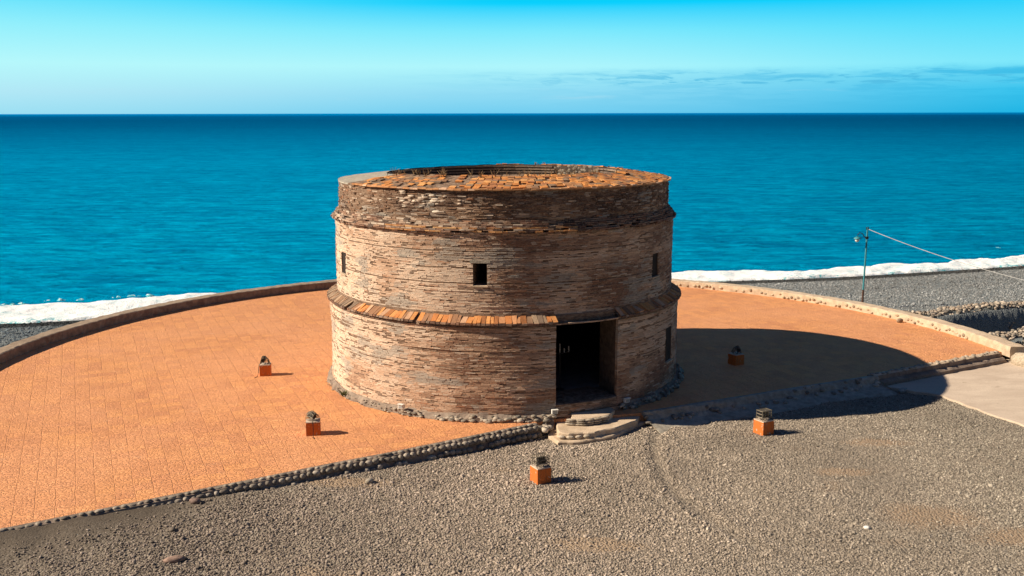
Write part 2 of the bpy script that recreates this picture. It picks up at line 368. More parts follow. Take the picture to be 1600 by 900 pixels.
def m_sea(t, b, g):
    s = t.new('ShaderNodeSeparateXYZ'); t.put(s.inputs[0], g)
    c = t.ramp(t.maprange(t.math('LOGARITHM', t.math('MAXIMUM', s.outputs[1], 15), 10), 1.3, 4.0),
               [(0, (.0, .40, .66)), (.38, (.0, .31, .57)), (.50, (.0, .205, .425)), (.60, (.0, .140, .32)), (.70, (.0, .112, .275)), (.84, (.0, .125, .32)), (.9, (.0, .18, .45)), (1, (.0, .26, .62))])
    c = t.mix(t.maprange(t.math('DIVIDE', s.outputs[0], t.math('ADD', t.math('ABSOLUTE', s.outputs[1]), 40)), -.1, .45, 0, .9), c, t.mix(1, c, (1, .80, .82), 'MULTIPLY'))
    n = t.noise(t.mapping(g, (.012, .05, 1), (0, 0, -.15)), 1, 6, .6, .4)
    c = t.mix(t.maprange(n, .40, .62, 0, .5), c, t.mix(1, c, (1, .78, .84), 'MULTIPLY'))
    n2 = t.noise(t.mapping(g, (.16, .75, 1), (0, 0, -.2)), 1, 9, .74, .5)
    c = t.mix(t.maprange(n2, .42, .58, 0, .85), c, t.mix(1, c, (1, .53, .66), 'MULTIPLY'))
    t.put(b.inputs['Base Color'], c)
    w1 = t.noise(t.mapping(g, (.35, 1.2, 1), (0, 0, -.2)), 1, 8, .62, .3)
    w2 = t.noise(t.mapping(g, (.04, .13, 1), (0, 0, -.25)), 1, 4, .6)
    h = t.math('ADD', t.math('MULTIPLY', w1, .8), t.math('MULTIPLY', w2, 2.4))
    t.put(b.inputs['Normal'], t.bump(h, .9, 1.3))
    b.inputs['Roughness'].default_value = .6; b.inputs['Specular IOR Level'].default_value = .0
M_SEA = mat('turquoise_sea', m_sea)
def m_foam(t, b, g):
    n = t.noise(t.mapping(g, (1, 1.6, 1)), 2.6, 7, .65, .4)
    s = t.new('ShaderNodeSeparateColor'); t.put(s.inputs[0], attr(t, 'thick'))
    k = t.maprange(t.math('ADD', n, t.math('MULTIPLY', s.outputs[0], .40)), .50, .62)
    n5 = t.noise(t.mapping(g, (.8, 1.5, 1)), 1.3, 6, .7)
    white = t.mix(t.maprange(n5, .48, .68, 0, .8), (.93, .95, .95), (.50, .74, .78))
    t.put(b.inputs['Base Color'], t.mix(k, (.10, .46, .52), white))
    t.put(b.inputs['Normal'], t.bump(t.math('ADD', n, t.noise(g, 12, 4)), .5, .15))
M_FOAM = mat('sea_foam', m_foam, rough=.9, spec=.1)
def m_orange(t, b, g):
    n = t.noise(g, 9, 7, .7); n2 = t.noise(g, 38, 4, .6); n3 = t.noise(t.mapping(g, (6, 6, 1.2)), 2.0, 5, .65)
    c = t.mix(t.maprange(n2, .3, .7), (.66, .18, .035), (.56, .145, .035))
    c = t.mix(t.maprange(n3, .52, .68, 0, .6), c, (.30, .11, .045))
    c = t.mix(t.maprange(n, .615, .64), c, (.50, .42, .33))
    t.put(b.inputs['Base Color'], c); t.put(b.inputs['Normal'], t.bump(t.math('ADD', n, t.math('MULTIPLY', n2, .4)), .5, .02))
M_ORANGE = mat('orange_painted_concrete', m_orange, rough=.8, spec=.2)
M_ORTOP = mat('bare_cement_top', m_conc((.55, .44, .34), (.68, .56, .45), 8), rough=.9)
M_BLACK = mat('black_metal', color=(.03, .03, .032), rough=.5, metal=.3)
M_CAGE = mat('rusty_wire', color=(.22, .19, .14), rough=.55, metal=.5)
M_GLASS = mat('lamp_glass', color=(.35, .38, .38), rough=.12, spec=.6)
M_TEAL = mat('teal_painted_steel', color=(.05, .26, .30), rough=.55, spec=.4)
M_RUST = mat('rusted_steel', color=(.10, .05, .035), rough=.8)
M_WHITE = mat('white_plastic', color=(.80, .78, .72), rough=.5)
M_WIRE = mat('pale_cable', color=(.62, .62, .60), rough=.6)
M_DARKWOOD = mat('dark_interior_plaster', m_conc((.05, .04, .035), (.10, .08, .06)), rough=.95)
M_BRICKIN = mat('dark_inner_brick', m_conc((.045, .035, .03), (.10, .075, .06), 5), rough=.95)  # inner rim wall brick, set dark all over
M_COPE = mat('weathered_coping', m_conc((.27, .20, .145), (.38, .29, .21)), rough=.9, spec=.2)
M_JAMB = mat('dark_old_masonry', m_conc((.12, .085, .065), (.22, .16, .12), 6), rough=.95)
M_WEED = mat('weed_green', color=(.10, .13, .03), rough=.8)
M_DARKPANEL = mat('opening_dark', color=(.03, .022, .018), rough=.9)  # even dark colour standing in for the unlit side window openings
M_STRAW = mat('dry_straw', color=(.34, .23, .12), rough=.9)
M_FLOOR = mat('grey_cement_floor', m_conc((.20, .19, .18), (.28, .27, .25)), rough=.8)
M_SIGN = mat('pale_wax', color=(.34, .33, .30), rough=.7)
def dirt_f(x, y):
    """bare tan earth showing between the pebbles"""
    n = fbm(x*.45, y*.6, 37, 5); q = 0
    for cx, cy, rx, ry in ((11.5, -7.7, 1.6, .5), (10.6, -13.4, 2.2, 1.3), (12.4, -14.6, 2.0, .8), (9.6, -10.2, 1.2, .5), (2.2, -14.9, 1.6, .5), (-4.4, -11.0, 2.2, .5)):
        q = np.maximum(q, 1-np.hypot((x-cx)/rx, (y-cy)/ry))
    return np.clip(q*1.5+(n-.5)*1.6-.15, 0, 1)*(q > 0)*.85+np.clip((n-.66)*3, 0, .5)
def pick(P, k=1.0):
    c = random.choice(P); s = random.uniform(.85, 1.12)*k; return tuple(min(.9, x*s) for x in c)
# ================================================================== STRUCTURE
def grid_mesh(name, X, Y, Z, m, attrs=None, smooth=True):
    ny, nx = X.shape
    v = np.stack([X, Y, Z], -1).reshape(-1, 3)
    i = np.arange(ny*nx).reshape(ny, nx)
    f = np.stack([i[:-1, :-1], i[:-1, 1:], i[1:, 1:], i[1:, :-1]], -1).reshape(-1, 4)
    o = mesh_obj(name, v, f, m, smooth=smooth)
    for k, a in (attrs or {}).items():
        at = o.data.attributes.new(k, 'FLOAT_COLOR', 'POINT'); c = np.ones((v.shape[0], 4)); c[:, :3] = a.reshape(-1, 3)
        at.data.foreach_set('color', c.ravel())
    return o
def axis(lo, hi, step, far_lo, far_hi):
    a = np.arange(lo, hi+1e-6, step); l = []; x = lo; s = step
    while x > far_lo: s *= 1.35; x -= s; l.append(x)
    r = []; x = hi; s = step
    while x < far_hi: s *= 1.35; x += s; r.append(x)
    return np.array(l[::-1]+list(a)+r)
gx = axis(-46, 62, .22, -30000, 30000); gy = axis(-19, 46, .22, -9000, 120)
X, Y = np.meshgrid(gx, gy)
Z = terrain(X, Y)
dsh = shore_d(X, Y)
wet = np.clip((2.3+1.0*(fbm(X*.4, Y*.4, 21)-.5)-dsh)/.7, 0, 1)
pit = np.clip((X-19)/1.5, 0, 1)
beach = np.clip((np.hypot(X, Y)-20.2)/1.0, 0, 1)*np.clip((Y-chord_y(X))/1.0, 0, 1)
sand = np.clip((-7.4-X+2.2*fbm(X*.7, Y*.7, 31))/2.0, 0, 1)*np.clip(1-(chord_y(X)-Y)/(2.8+2*fbm(X*.8, Y*.3, 33)), 0, 1)*(Y < chord_y(X)+.5)
ground = grid_mesh('ground', X, Y, Z, M_GROUND, {'zone': np.stack([wet, beach, sand], -1), 'earth': np.stack([dirt_f(X, Y)*(Y < chord_y(X))]*3, -1)})
tag(ground, kind='structure')
# sea
dist = np.concatenate([np.geomspace(42, 400, 520), np.geomspace(405, 40000, 160)])
ang = np.linspace(-62, 62, 560)
A, Dd = np.meshgrid(np.radians(ang), dist)
SX = Dd*np.tan(A)*.9; SY = -CD+Dd
fade = np.exp(-Dd/170.)
SZ = SEA_Z-np.clip(shore_d(SX, SY)-3, 0, 3)+fade*(.60*(fbm(SX*.07+SY*.02, SY*.28, 41, 4)-.5)+.30*(fbm(SX*.5, SY*1.1, 44, 3)-.5))*np.clip(-shore_d(SX, SY)/6+.15, .15, 1)
sea = grid_mesh('sea', SX, SY, SZ-.02, M_SEA); tag(sea, kind='structure')
# surf along the shore
fx = np.arange(-62, 95, .16); fc_ = np.arange(-.9, 10.5, .11)
FX, FC = np.meshgrid(fx, fc_)
wid = np.interp(FX, [-60, -30, -24, -19, -12, 10, 20, 34, 45, 90], [4.6, 4.6, 5.4, 6.6, 5.6, 3.7, 3.0, 3.1, 3.9, 4.4])
wid = wid+2.4*(fbm(FX*.28, FX*0, 51, 5)-.5)
nz = fbm(FX*.55, FC*.9+FX*.1, 53, 5)
prof = np.clip((wid-FC)/1.0, -1, 1)
lace = np.clip((FC-wid)/1.0, 0, 1)
hgt = np.where(FC < wid, .10+.16*(fbm(FX*1.6, FC*2.2, 65, 3)-.5)+.30*np.exp(-((FC-wid*.72)/1.3)**2)*np.clip(prof, 0, 1)+.26*(nz-.5)+.25*(prof-.6)*(prof < .6), -.42+.9*(nz-.60))
streak = (np.interp(FX, [-60, -36, -33, -24, -20, -16], [1, 1, 1, 1, .3, 0])*np.exp(-((FC-wid-1.7)/.9)**2))
hgt = hgt+streak*(.14+1.1*(fbm(FX*.8, FC*1.7, 57, 5)-.45)+1.2*(fbm(FX*2.6, FC*3.4, 58, 3)-.5))
inner = .9*(fbm(FX*.3, FX*0+3, 61, 4)-.5)
hgt = hgt-np.clip((inner-FC+.15)*1.2, 0, 2)
FY = np.interp(FX, SH_X, SH_Y)+FC/.94
BASE = np.maximum(SEA_Z, terrain(FX, FY))
FZ = BASE+hgt*.85
thick = np.clip(np.clip(prof, 0, 1)*np.clip(.35+FC*.22, .3, 1)*.8+.5*(fbm(FX*.7, FC*1.2, 63, 4)-.4)*(1+.6*(FX > 15)), 0, 1)
foam = grid_mesh('surf_foam', FX, FY, FZ, M_FOAM, {'thick': np.stack([thick]*3, -1)})
tag(foam, 'white foaming surf breaking along the grey pebble shore', 'surf', kind='stuff')
# plaza: circle of 20 m cut by the chord
PC = (.35, .35); PR = 20.1
angs = np.radians(np.arange(-14, 227, 1.0))
def chord_cut(pts):  return [p for p in pts if p[1] > chord_y(p[0])+.02]
arc = [(PC[0]+PR*math.cos(a), PC[1]+PR*math.sin(a)) for a in angs]
arc = chord_cut(arc)
poly = arc+[(x, chord_y(x)+.05) for x, _ in CHORD if arc[-1][0] < x < arc[0][0]]
bm_v = [(x, y, 0) for x, y in poly]+[(x, y, -.9) for x, y in poly]
n = len(poly)
bm_f = [list(range(n))]+[[i, i+n, (i+1) % n+n, (i+1) % n] for i in range(n)]
plaza = mesh_obj('plaza_paving', bm_v, bm_f, M_PLAZA); tag(plaza, kind='structure')
# concrete slab at the right
pv = [(13.75, -1.35), (15.6, -2.75), (16.22, -4.7), (16.8, -6.4), (19.0, -9.5), (34, -14), (60, -14), (60, 3.2), (22, 3.0), (20.2, 2.3)]
pp = []
for i, (a, b) in enumerate(zip(pv, pv[1:]+pv[:1])):
    L = math.hypot(b[0]-a[0], b[1]-a[1]); k = max(1, int(L/.4))
    for j in range(k):
        t = j/k; q = .12*(random.random()-.5) if i < 6 else 0
        pp.append((a[0]+(b[0]-a[0])*t+q, a[1]+(b[1]-a[1])*t+q))
n = len(pp)
slab = mesh_obj('concrete_slab', [(x, y, -.30) for x, y in pp]+[(x, y, -.7) for x, y in pp],
                [list(range(n))]+[[i, i+n, (i+1) % n+n, (i+1) % n] for i in range(n)], M_PAD)
tag(slab, kind='structure')
# low curved wall round the seaward side
def kerb_section(th):
    deg = math.degrees(th) % 360
    w = .62; h = .40 if deg > 100 else .34
    return w, h
K0, K1 = R_(4.5), R_(224)
kv = []; kf = []; kc = []; ths = np.arange(K0, K1, R_(.35)); prof_n = 7
KMB = MB(); CMB = MB()
for a in ths:
    w, h = kerb_section(a)
    j = lambda s, k=1: (vnoise(a*57.3*s, k*3.7, 71+k)-.5)
    r0 = PR-.05+.05*j(1.3, 1); r1 = PR+w+.08*j(.9, 2)
    for (r, z) in ((r0, -.1), (r0-.01+.03*j(3, 3), h*.55), (r0+.02*j(2, 4), h-.02+.03*j(2, 4)), (r0+.05, h+.03*j(2.2, 5)),
                   (r1-.05, h+.03*j(1.9, 6)), (r1, h-.04+.02*j(2.2, 7)), (r1+.02, -2.6)):
        kv.append((PC[0]+r*math.cos(a), PC[1]+r*math.sin(a), z))
for i in range(len(ths)-1):
    for k in range(prof_n-1):
        b0 = i*prof_n+k; kf.append([b0, b0+1, b0+prof_n+1, b0+prof_n])
        kc.append((1 if k < 3 else 2) if math.degrees(ths[i]) > 95 else 0)  # left inner face takes darker concrete, its shade put into the colour
kf.append(list(range(prof_n))[::-1]); kc.append(0); e0 = (len(ths)-1)*prof_n; kf.append(list(range(e0, e0+prof_n))); kc.append(0)
kerb = empty('low_wall', (PC[0], PC[1]+PR, 0))
tag(kerb, 'low curved concrete wall edging the orange paving on the side of the sea', 'wall')
coping = mesh_obj('coping', np.array(kv)-np.array([PC[0], PC[1]+PR, 0]), kf, [M_CONC, M_CONC_D, M_COPE], kerb, mi=kc)
# cobbles showing in the inner face on the right half
st = MB()
for i, a in enumerate(np.arange(R_(9), R_(84), R_(.62))):
    if random.random() < .35: continue
    r = PR-.04; c = random.choice([(.50, .40, .28), (.58, .47, .34), (.36, .29, .21), (.44, .34, .22)])
    st.stone((PC[0]+r*math.cos(a)-kerb.location.x, PC[1]+r*math.sin(a)-kerb.location.y, random.uniform(.06, .22)),
             (random.uniform(.12, .2), random.uniform(.16, .24), random.uniform(.1, .17)), a, c, seed=i)
st.build('face_stones', M_STONE, kerb, True)
# loose stone on the right kerb face
# cobble border along the chord
def along(pts, step):
    out = []; rem = 0
    for a, b in zip(pts[:-1], pts[1:]):
        L = math.hypot(b[0]-a[0], b[1]-a[1]); t = rem
        while t < L:
            out.append((a[0]+(b[0]-a[0])*t/L, a[1]+(b[1]-a[1])*t/L, math.atan2(b[1]-a[1], b[0]-a[0]))); t += step
        rem = t-L
    return out
GREY = [(.24, .205, .17), (.31, .27, .22), (.38, .33, .27), (.27, .235, .19), (.45, .39, .32), (.20, .175, .15)]
def border(pts, label, x_lo, x_hi, cols, drop):
    path = [p for p in pts if x_lo <= p[0] <= x_hi]
    root = empty('stone_border', (path[0][0], path[0][1], 0)); tag(root, label, 'stone edging')
    ox, oy = root.location.x, root.location.y
    g = MB(); prev = None
    for a, b in zip(path[:-1], path[1:]):                        # mortar bed
        th = math.atan2(b[1]-a[1], b[0]-a[0]); nx, ny = math.sin(th), -math.cos(th)
        P = []
        for q in (a, b):
            P += [(q[0]-nx*.06-ox, q[1]-ny*.06-oy, .018), (q[0]+nx*.12-ox, q[1]+ny*.12-oy, -.03), (q[0]+nx*.28-ox, q[1]+ny*.28-oy, -drop)]
        g.add(P, [(0, 1, 4, 3), (1, 2, 5, 4)])
    g.build('mortar_bed', M_CONC_D, root)
    s = MB()
    for i, (x, y, th) in enumerate(along(path, .195)):
        nx, ny = math.sin(th), -math.cos(th)
        k = random.uniform(.6, 1.45); c = random.choice(cols); c2 = random.choice(cols)
        tr = float(np.clip((x+9)/8, 0, 1))
        s.stone((x+nx*.03-ox, y+ny*.03-oy, -.015+random.uniform(-.02, .02)), (.19*k, .15*random.uniform(.8, 1.15), .085), th+random.uniform(-.3, .3), c, seed=i)
        s.stone((x+nx*(.13+.06*tr)-ox+.11*math.cos(th), y+ny*(.13+.06*tr)-oy+.11*math.sin(th), -.13+.03*tr+random.uniform(-.02, .02)), (.20*k, .16, .14+.04*tr), th+random.uniform(-.3, .3), c2, seed=i+999)
        if random.random() < .85*tr:
            s.stone((x+nx*.27-ox, y+ny*.27-oy, -.27+random.uniform(-.03, .03)), (.22, .16, .16), th, random.choice(cols), seed=i+5999)
    s.build('stones', M_STONE, root, True)
    return root
chpts = []
for a, b in zip(CHORD[:-1], CHORD[1:]):
    k = max(1, int(math.hypot(b[0]-a[0], b[1]-a[1])/.5))
    for j in range(k):
        t = j/k; wv = .10*(vnoise((a[0]+(b[0]-a[0])*t)*.6, 0, 81)-.5); chpts.append((a[0]+(b[0]-a[0])*t, a[1]+(b[1]-a[1])*t+wv))
chpts.append(CHORD[-1])
border(chpts, 'double row of grey cobbles edging the orange paving from the tower to the lower left', -99, 1.3, GREY, .36)
sb = empty('concrete_border', (4.0, -5.9, 0)); tag(sb, 'low rough concrete border edging the shaded paving right of the entrance steps', 'paving edge')
bp_ = [p for p in chpts if 4.0 <= p[0] <= 13.9]; V = []; F_ = []
PB = [(-.16, .004), (-.12, .05), (.06, .055), (.12, -.02), (.20, -.16), (.42, -.26), (.85, -.33), (1.0, -.42)]
fine = []
for a_, b_ in zip(bp_[:-1], bp_[1:]):
    for j_ in range(3): fine.append((a_[0]+(b_[0]-a_[0])*j_/3, a_[1]+(b_[1]-a_[1])*j_/3))
for i, (x_, y_) in enumerate(fine):
    for k_, (o_, z_) in enumerate(PB):
        j_ = .09*(float(vnoise(x_*2.2, k_*1.3, 201))-.5)+.05*(float(vnoise(x_*7, k_*2.3, 203))-.5)
        V.append((x_+.47*(o_+j_)-4.0, y_-.88*(o_+j_)+5.9, z_+j_*.5))
q_ = len(PB)
for i in range(len(fine)-1):
    for k_ in range(q_-1): F_.append([i*q_+k_, i*q_+k_+1, (i+1)*q_+k_+1, (i+1)*q_+k_])
F_.append(list(range(q_))[::-1]); F_.append(list(range((len(fine)-1)*q_, len(fine)*q_)))
mesh_obj('concrete_edge', V, F_, M_GREYC, sb)
g = MB()
for i in range(46):
    x_, y_ = random.choice(fine); o_ = random.uniform(0, .45)
    g.stone((x_+.47*o_-4.0, y_-.88*o_+5.9, np.interp(o_, [0, .1, .2, .42], [.03, .0, -.15, -.25])), (random.uniform(.14, .3), .16, .12), random.uniform(0, 3), pick(GREY, 1.2), seed=i+700)
g.build('edge_stones', M_STONE, sb, True)
# the thicker retaining edge on the far right of the chord
re = empty('retaining_edge', (13.8, -1.2, 0)); tag(re, 'dark rounded concrete retaining edge where the paving meets the pale slab', 'retaining wall')
ev = []; ef = []; ns = 60
a, b = Vector((13.6, -1.42, 0)), Vector((20.05, 2.12, 0)); d = (b-a).normalized(); nrm = Vector((d.y, -d.x, 0))
PROF = [(-.28, .01), (-.24, .07), (-.05, .09), (.04, .05), (.07, -.10), (.18, -.12), (.27, -.18), (.30, -.32), (.28, -.6)]
for i in range(ns+1):
    for k, (o, z) in enumerate(PROF):
        j = .05*(vnoise(i*.45, k*.8, 91)-.5)
        p = a.lerp(b, i/ns)+nrm*(o+j)-re.location; ev.append((p.x, p.y, z+j*.6))
np_ = len(PROF)
for i in range(ns):
    for k in range(np_-1): q = i*np_+k; ef.append([q, q+1, q+np_+1, q+np_])
ef.append(list(range(np_))); ef.append(list(range(ns*np_, ns*np_+np_))[::-1])
mi = [0 if (k % (np_-1)) < 3 else 1 for k in range(ns*(np_-1))]+[1, 1]
mesh_obj('edge_wall', ev, ef, [M_CONC, M_CONC_D], re, mi=mi)
s = MB()
for i in range(34):
    t = (i+.5)/34; p = a.lerp(b, t)+nrm*random.uniform(-.2, .0)-re.location
    s.stone((p.x, p.y, .08), (.2, .16, .09), random.uniform(0, 3), random.choice([(.45, .38, .3), (.35, .3, .24)]), seed=i)
s.build('edge_stones', M_STONE, re, True)
# sea end block of the low wall
eb = MB()
eb.stone((0, 0, -.05), (1.3, .75, .75), R_(-60), (.50, .42, .32), seed=4)
o = eb.build('boulder', M_STONE, None, True); o.location = (20.75, 1.35, -.1)
tag(o, 'pale boulder at the right end of the low curved wall', 'boulder')
# ================================================================== TOWER
tower = empty('watchtower', (0, 0, 0)); tag(tower, 'round three tier brick watchtower with an open doorway and terracotta topped rim', 'tower')
RI = 5.1
def az(d): return R_(-90+d)                                      # degrees to the right of the camera-facing side
OPEN = {  # name: (az0, az1, z0, z1)
    'door': (14.7, 34.8, .42, 3.05),
    'c': (-9.1, -5.0, 4.30, 5.02), 'l': (-66.8, -61.6, 4.14, 4.90), 'r': (54.0, 58.3, 4.14, 4.95), 'low': (60.2, 65.6, 1.06, 2.27)}
def brick_wall(name, Rf, z0, z1, ops, colour, course=.045, prot=.007, missing=lambda a, z: .02, rough_j=.004, lump=lambda a, z: 0):
    """courses of separate bricks over a mortar core, openings left out"""
    V = []; Fc = []; C = []; Mi = []
    zc = z0; row = 0
    while zc < z1-.02:
        h = course*random.uniform(.88, 1.14); h = min(h, z1-zc)
        Rr = Rf(zc+h/2); a = random.random()*.05
        rowoff = random.gauss(0, .007)
        while a < 2*math.pi:
            wv = random.uniform(.13, .33)/Rr; a1 = min(a+wv, 2*math.pi+.0)
            segs = [(a, a1)]
            for (o0, o1, oz0, oz1) in ops:
                if zc+h > oz0+.01 and zc < oz1-.01:
                    A0, A1 = R_(-90+o0) % (2*math.pi), R_(-90+o1) % (2*math.pi); ns_ = []
                    for (p, q) in segs:
                        if q <= A0 or p >= A1: ns_.append((p, q)); continue
                        if p < A0: ns_.append((p, A0))
                        if q > A1: ns_.append((A1, q))
                    segs = ns_
            for (p, q) in segs:
                if (q-p)*Rr < .03: continue
                m_ = (p+q)/2
                if random.random() < missing(m_, zc): continue
                pr = Rr+rowoff+random.gauss(0, prot)*.6+lump(m_, zc)
                g = .004/Rr; zz0 = zc+.005; zz1 = zc+h-.005
                und = .008*math.sin(m_*23+zc*1.3)+.03*(float(vnoise(m_*2.2, zc*.4, 5))-.5)
                b0 = len(V)
                for (aa, rr, zq) in ((p+g, Rr-.10, zz0), (q-g, Rr-.10, zz0), (q-g, Rr-.10, zz1), (p+g, Rr-.10, zz1),
                                     (p+g, pr, zz0), (q-g, pr, zz0), (q-g, pr, zz1), (p+g, pr, zz1)):
                    jr = random.uniform(-rough_j, rough_j) if rr == pr else 0
                    V.append(((rr+jr)*math.cos(aa), (rr+jr)*math.sin(aa), zq+und+jr))
                c = colour(m_, zc)
                for q4 in ((4, 5, 6, 7), (0, 1, 5, 4), (1, 2, 6, 5), (3, 7, 6, 2), (0, 4, 7, 3)):
                    Fc.append([b0+i for i in q4]); C.append(c); Mi.append(0)
            a = a1
        zc += h; row += 1
    # mortar core
    As = sorted(set([round(x, 5) for x in np.linspace(0, 2*math.pi, 241)[:-1]]+[round(R_(-90+o) % (2*math.pi), 5) for op in ops for o in op[:2]]))
    Zs = sorted(set(list(np.round(np.linspace(z0, z1, 14), 4))+[o for op in ops for o in op[2:] if z0 < o < z1]))
    b0 = len(V); na = len(As)
    for zq in Zs:
        for aa in As:
            r = Rf(zq)-.012+.012*(float(vnoise(aa*20, zq*3, 9))-.5)+lump(aa, zq)*.9; V.append((r*math.cos(aa), r*math.sin(aa), zq))
    for i in range(len(Zs)-1):
        for j in range(na):
            mz = (Zs[i]+Zs[i+1])/2; a0 = As[j]; a1 = As[(j+1) % na] if j < na-1 else 2*math.pi; ma = (a0+a1)/2
            if any(oz0 < mz < oz1 and (R_(-90+o0) % (2*math.pi)) < ma < (R_(-90+o1) % (2*math.pi)) for (o0, o1, oz0, oz1) in ops): continue
            Fc.append([b0+i*na+j, b0+i*na+(j+1) % na, b0+(i+1)*na+(j+1) % na, b0+(i+1)*na+j]); C.append((.3, .2, .15)); Mi.append(1)
    return mesh_obj(name, V, Fc, [M_BRICK, M_MORTAR], tower, C, Mi)
PAL_L = [(.56, .40, .29), (.62, .46, .34), (.50, .33, .23), (.66, .53, .41), (.46, .29, .19), (.58, .43, .32), (.70, .58, .46)]
PAL_D = [(.22, .12, .08), (.27, .155, .105), (.15, .09, .065), (.30, .20, .14), (.11, .075, .06), (.24, .18, .14)]
PAL_G = [(.40, .36, .30), (.34, .31, .27), (.52, .47, .40)]
def lerp3(a, b, t): return tuple(x+(y-x)*t for x, y in zip(a, b))
def field(a, z, cream, mid, dark, bias):
    """slowly varying colour of the masonry, each brick a little off it"""
    n = float(fbm(a*4.2, z*1.1, 101, 4)); n2 = float(fbm(a*16, z*6, 107, 3)); n3 = float(fbm(a*2, z*7, 109, 3))
    t = max(0, min(1, .5+(n-.5)*1.9+(n2-.5)*.5+(n3-.5)*.5+bias+random.gauss(0, .055)))
    c = lerp3(cream, mid, t*2) if t < .5 else lerp3(mid, dark, t*2-1)
    q = random.random()
    if q < .035: c = lerp3(c, (.13, .085, .065), .7)
    elif q < .14: c = lerp3(c, (.72, .60, .48), .6)
    elif q < .18: c = lerp3(c, (.46, .22, .12), .6)
    g = float(fbm(a*7+9, z*2.5, 117, 3))
    if g > .62: c = lerp3(c, (.42, .39, .34), min(.75, (g-.62)*9))
    s_ = random.uniform(.90, 1.09); return tuple(min(.9, x*s_) for x in c)
def side(a): return (math.degrees(a)+90+180) % 360-180          # degrees to the right of the camera-facing side
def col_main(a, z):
    aa = side(a); sun_tint = max(0, min(1, (-aa+5)/50.)) if aa < 5 else 0  # paler towards the sunlit left, sun painted into the brick colour
    dark_band = .25*max(0, 1-abs(z-5.6)/.5)+.22*max(0, 1-abs(z-.5)/.6)*max(0, min(1, (aa+25)/30))  # darker bands below the cornice and at the foot, more to the right
    c = field(a, z, (.80, .625, .475), (.61, .41, .28), (.29, .165, .11), -.30*sun_tint+.12*(1-sun_tint)+dark_band-.05)
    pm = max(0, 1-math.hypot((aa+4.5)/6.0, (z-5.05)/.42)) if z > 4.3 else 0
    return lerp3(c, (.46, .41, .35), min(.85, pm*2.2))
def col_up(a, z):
    aa = side(a); sun_tint = max(0, min(1, (-aa-38)/25.)) if -110 < aa < 0 else 0  # upper bricks also painted paler on the sunlit left
    return field(a, z, (.50, .355, .245), (.27, .16, .10), (.10, .060, .045), .12-.28*sun_tint)
def rl(z): return 6.47-.03*min(1, z/.8)+.015*(z > 2.6)
def rm(z): return 6.19
def ru(z): return 6.0+.015*math.sin(z*4)
def miss_up(a, z):
    n = float(fbm(a*5, z*2, 121, 4)); return .05+max(0, (n-.52))*2.2
def miss_main(a, z):
    n = float(fbm(a*5, z*2, 125, 4)); return .015+max(0, (n-.60))*1.3
def lumpf(s, k):
    return lambda a, z: k*(float(fbm(a*6, z*1.6, s, 4))-.5)
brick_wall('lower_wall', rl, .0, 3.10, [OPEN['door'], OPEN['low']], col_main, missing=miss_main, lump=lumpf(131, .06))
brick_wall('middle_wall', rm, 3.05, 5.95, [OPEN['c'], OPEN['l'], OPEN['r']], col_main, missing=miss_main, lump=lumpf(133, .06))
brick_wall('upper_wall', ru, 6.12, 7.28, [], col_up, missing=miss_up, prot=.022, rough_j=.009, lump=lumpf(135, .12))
# stepped cornice between the middle and upper tier
def cornice():
    g = MB()
    for k, (z, r, h) in enumerate([(5.93, 6.25, .055), (5.985, 6.31, .05), (6.035, 6.29, .05), (6.085, 6.22, .05), (6.13, 6.19, .05), (6.18, 6.16, .055), (6.235, 6.10, .055), (6.29, 6.06, .05)]):
        a = random.random()*.03
        while a < 2*math.pi:
            w = random.uniform(.16, .34)/r; m_ = a+w/2
            n = float(fbm(m_*5, k*.5, 141, 4)); er = max(0, n-.66)
            aa = (math.degrees(m_)+90+180) % 360-180
            if random.random() > er*3.0+.03:
                rr = r-er*.5+random.gauss(0, .012); q = w*rr
                M = Matrix.Rotation(m_, 3, 'Z')
                orange = (-38 < aa < 22 and k in (1, 3) and random.random() < .85)
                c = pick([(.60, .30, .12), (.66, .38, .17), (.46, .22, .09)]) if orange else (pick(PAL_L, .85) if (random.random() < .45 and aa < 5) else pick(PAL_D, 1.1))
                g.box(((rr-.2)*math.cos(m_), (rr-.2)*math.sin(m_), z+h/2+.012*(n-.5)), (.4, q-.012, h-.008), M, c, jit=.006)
            a += w
    return g.build('cornice', [M_BRICK], tower)
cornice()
# terracotta tile ledge over the lower tier
tl = MB(); lw = .172
a = az(-170); end = az(190-360)+2*math.pi
k = 0
while a < az(188):
    aa = math.degrees(a)+90
    if 14.3 < aa < 35.4: a += .006; continue
    w = lw*random.uniform(.6, 1.2); m_ = a+w/2/6.35
    n = float(fbm(m_*6, 0, 151, 3))
    M = Matrix.Rotation(m_, 3, 'Z') @ Matrix.Rotation(R_(29+random.gauss(0, 3.5)), 3, 'Y') @ Matrix.Rotation(random.gauss(0, .04), 3, 'Z')
    c = pick([(.62, .26, .085), (.54, .21, .07), (.68, .31, .11), (.40, .16, .06), (.58, .28, .13), (.34, .18, .10), (.60, .36, .22)]) if (n < .74 and aa > -60) else pick([(.30, .18, .11), (.24, .17, .12), (.38, .27, .18)])
    if random.random() > .03:
        tl.box((6.36*math.cos(m_), 6.36*math.sin(m_), 3.245+random.gauss(0, .006)), (.40*random.uniform(.85, 1.08), w-.014, .036), M, c, jit=.008)
        tl.box((6.42*math.cos(m_), 6.42*math.sin(m_), 3.13), (.30, w-.02, .06), Matrix.Rotation(m_, 3, 'Z'), pick(PAL_D, 1.2), jit=.008)
    a += w/6.35
tl.build('tile_ledge', [M_TILE], tower)
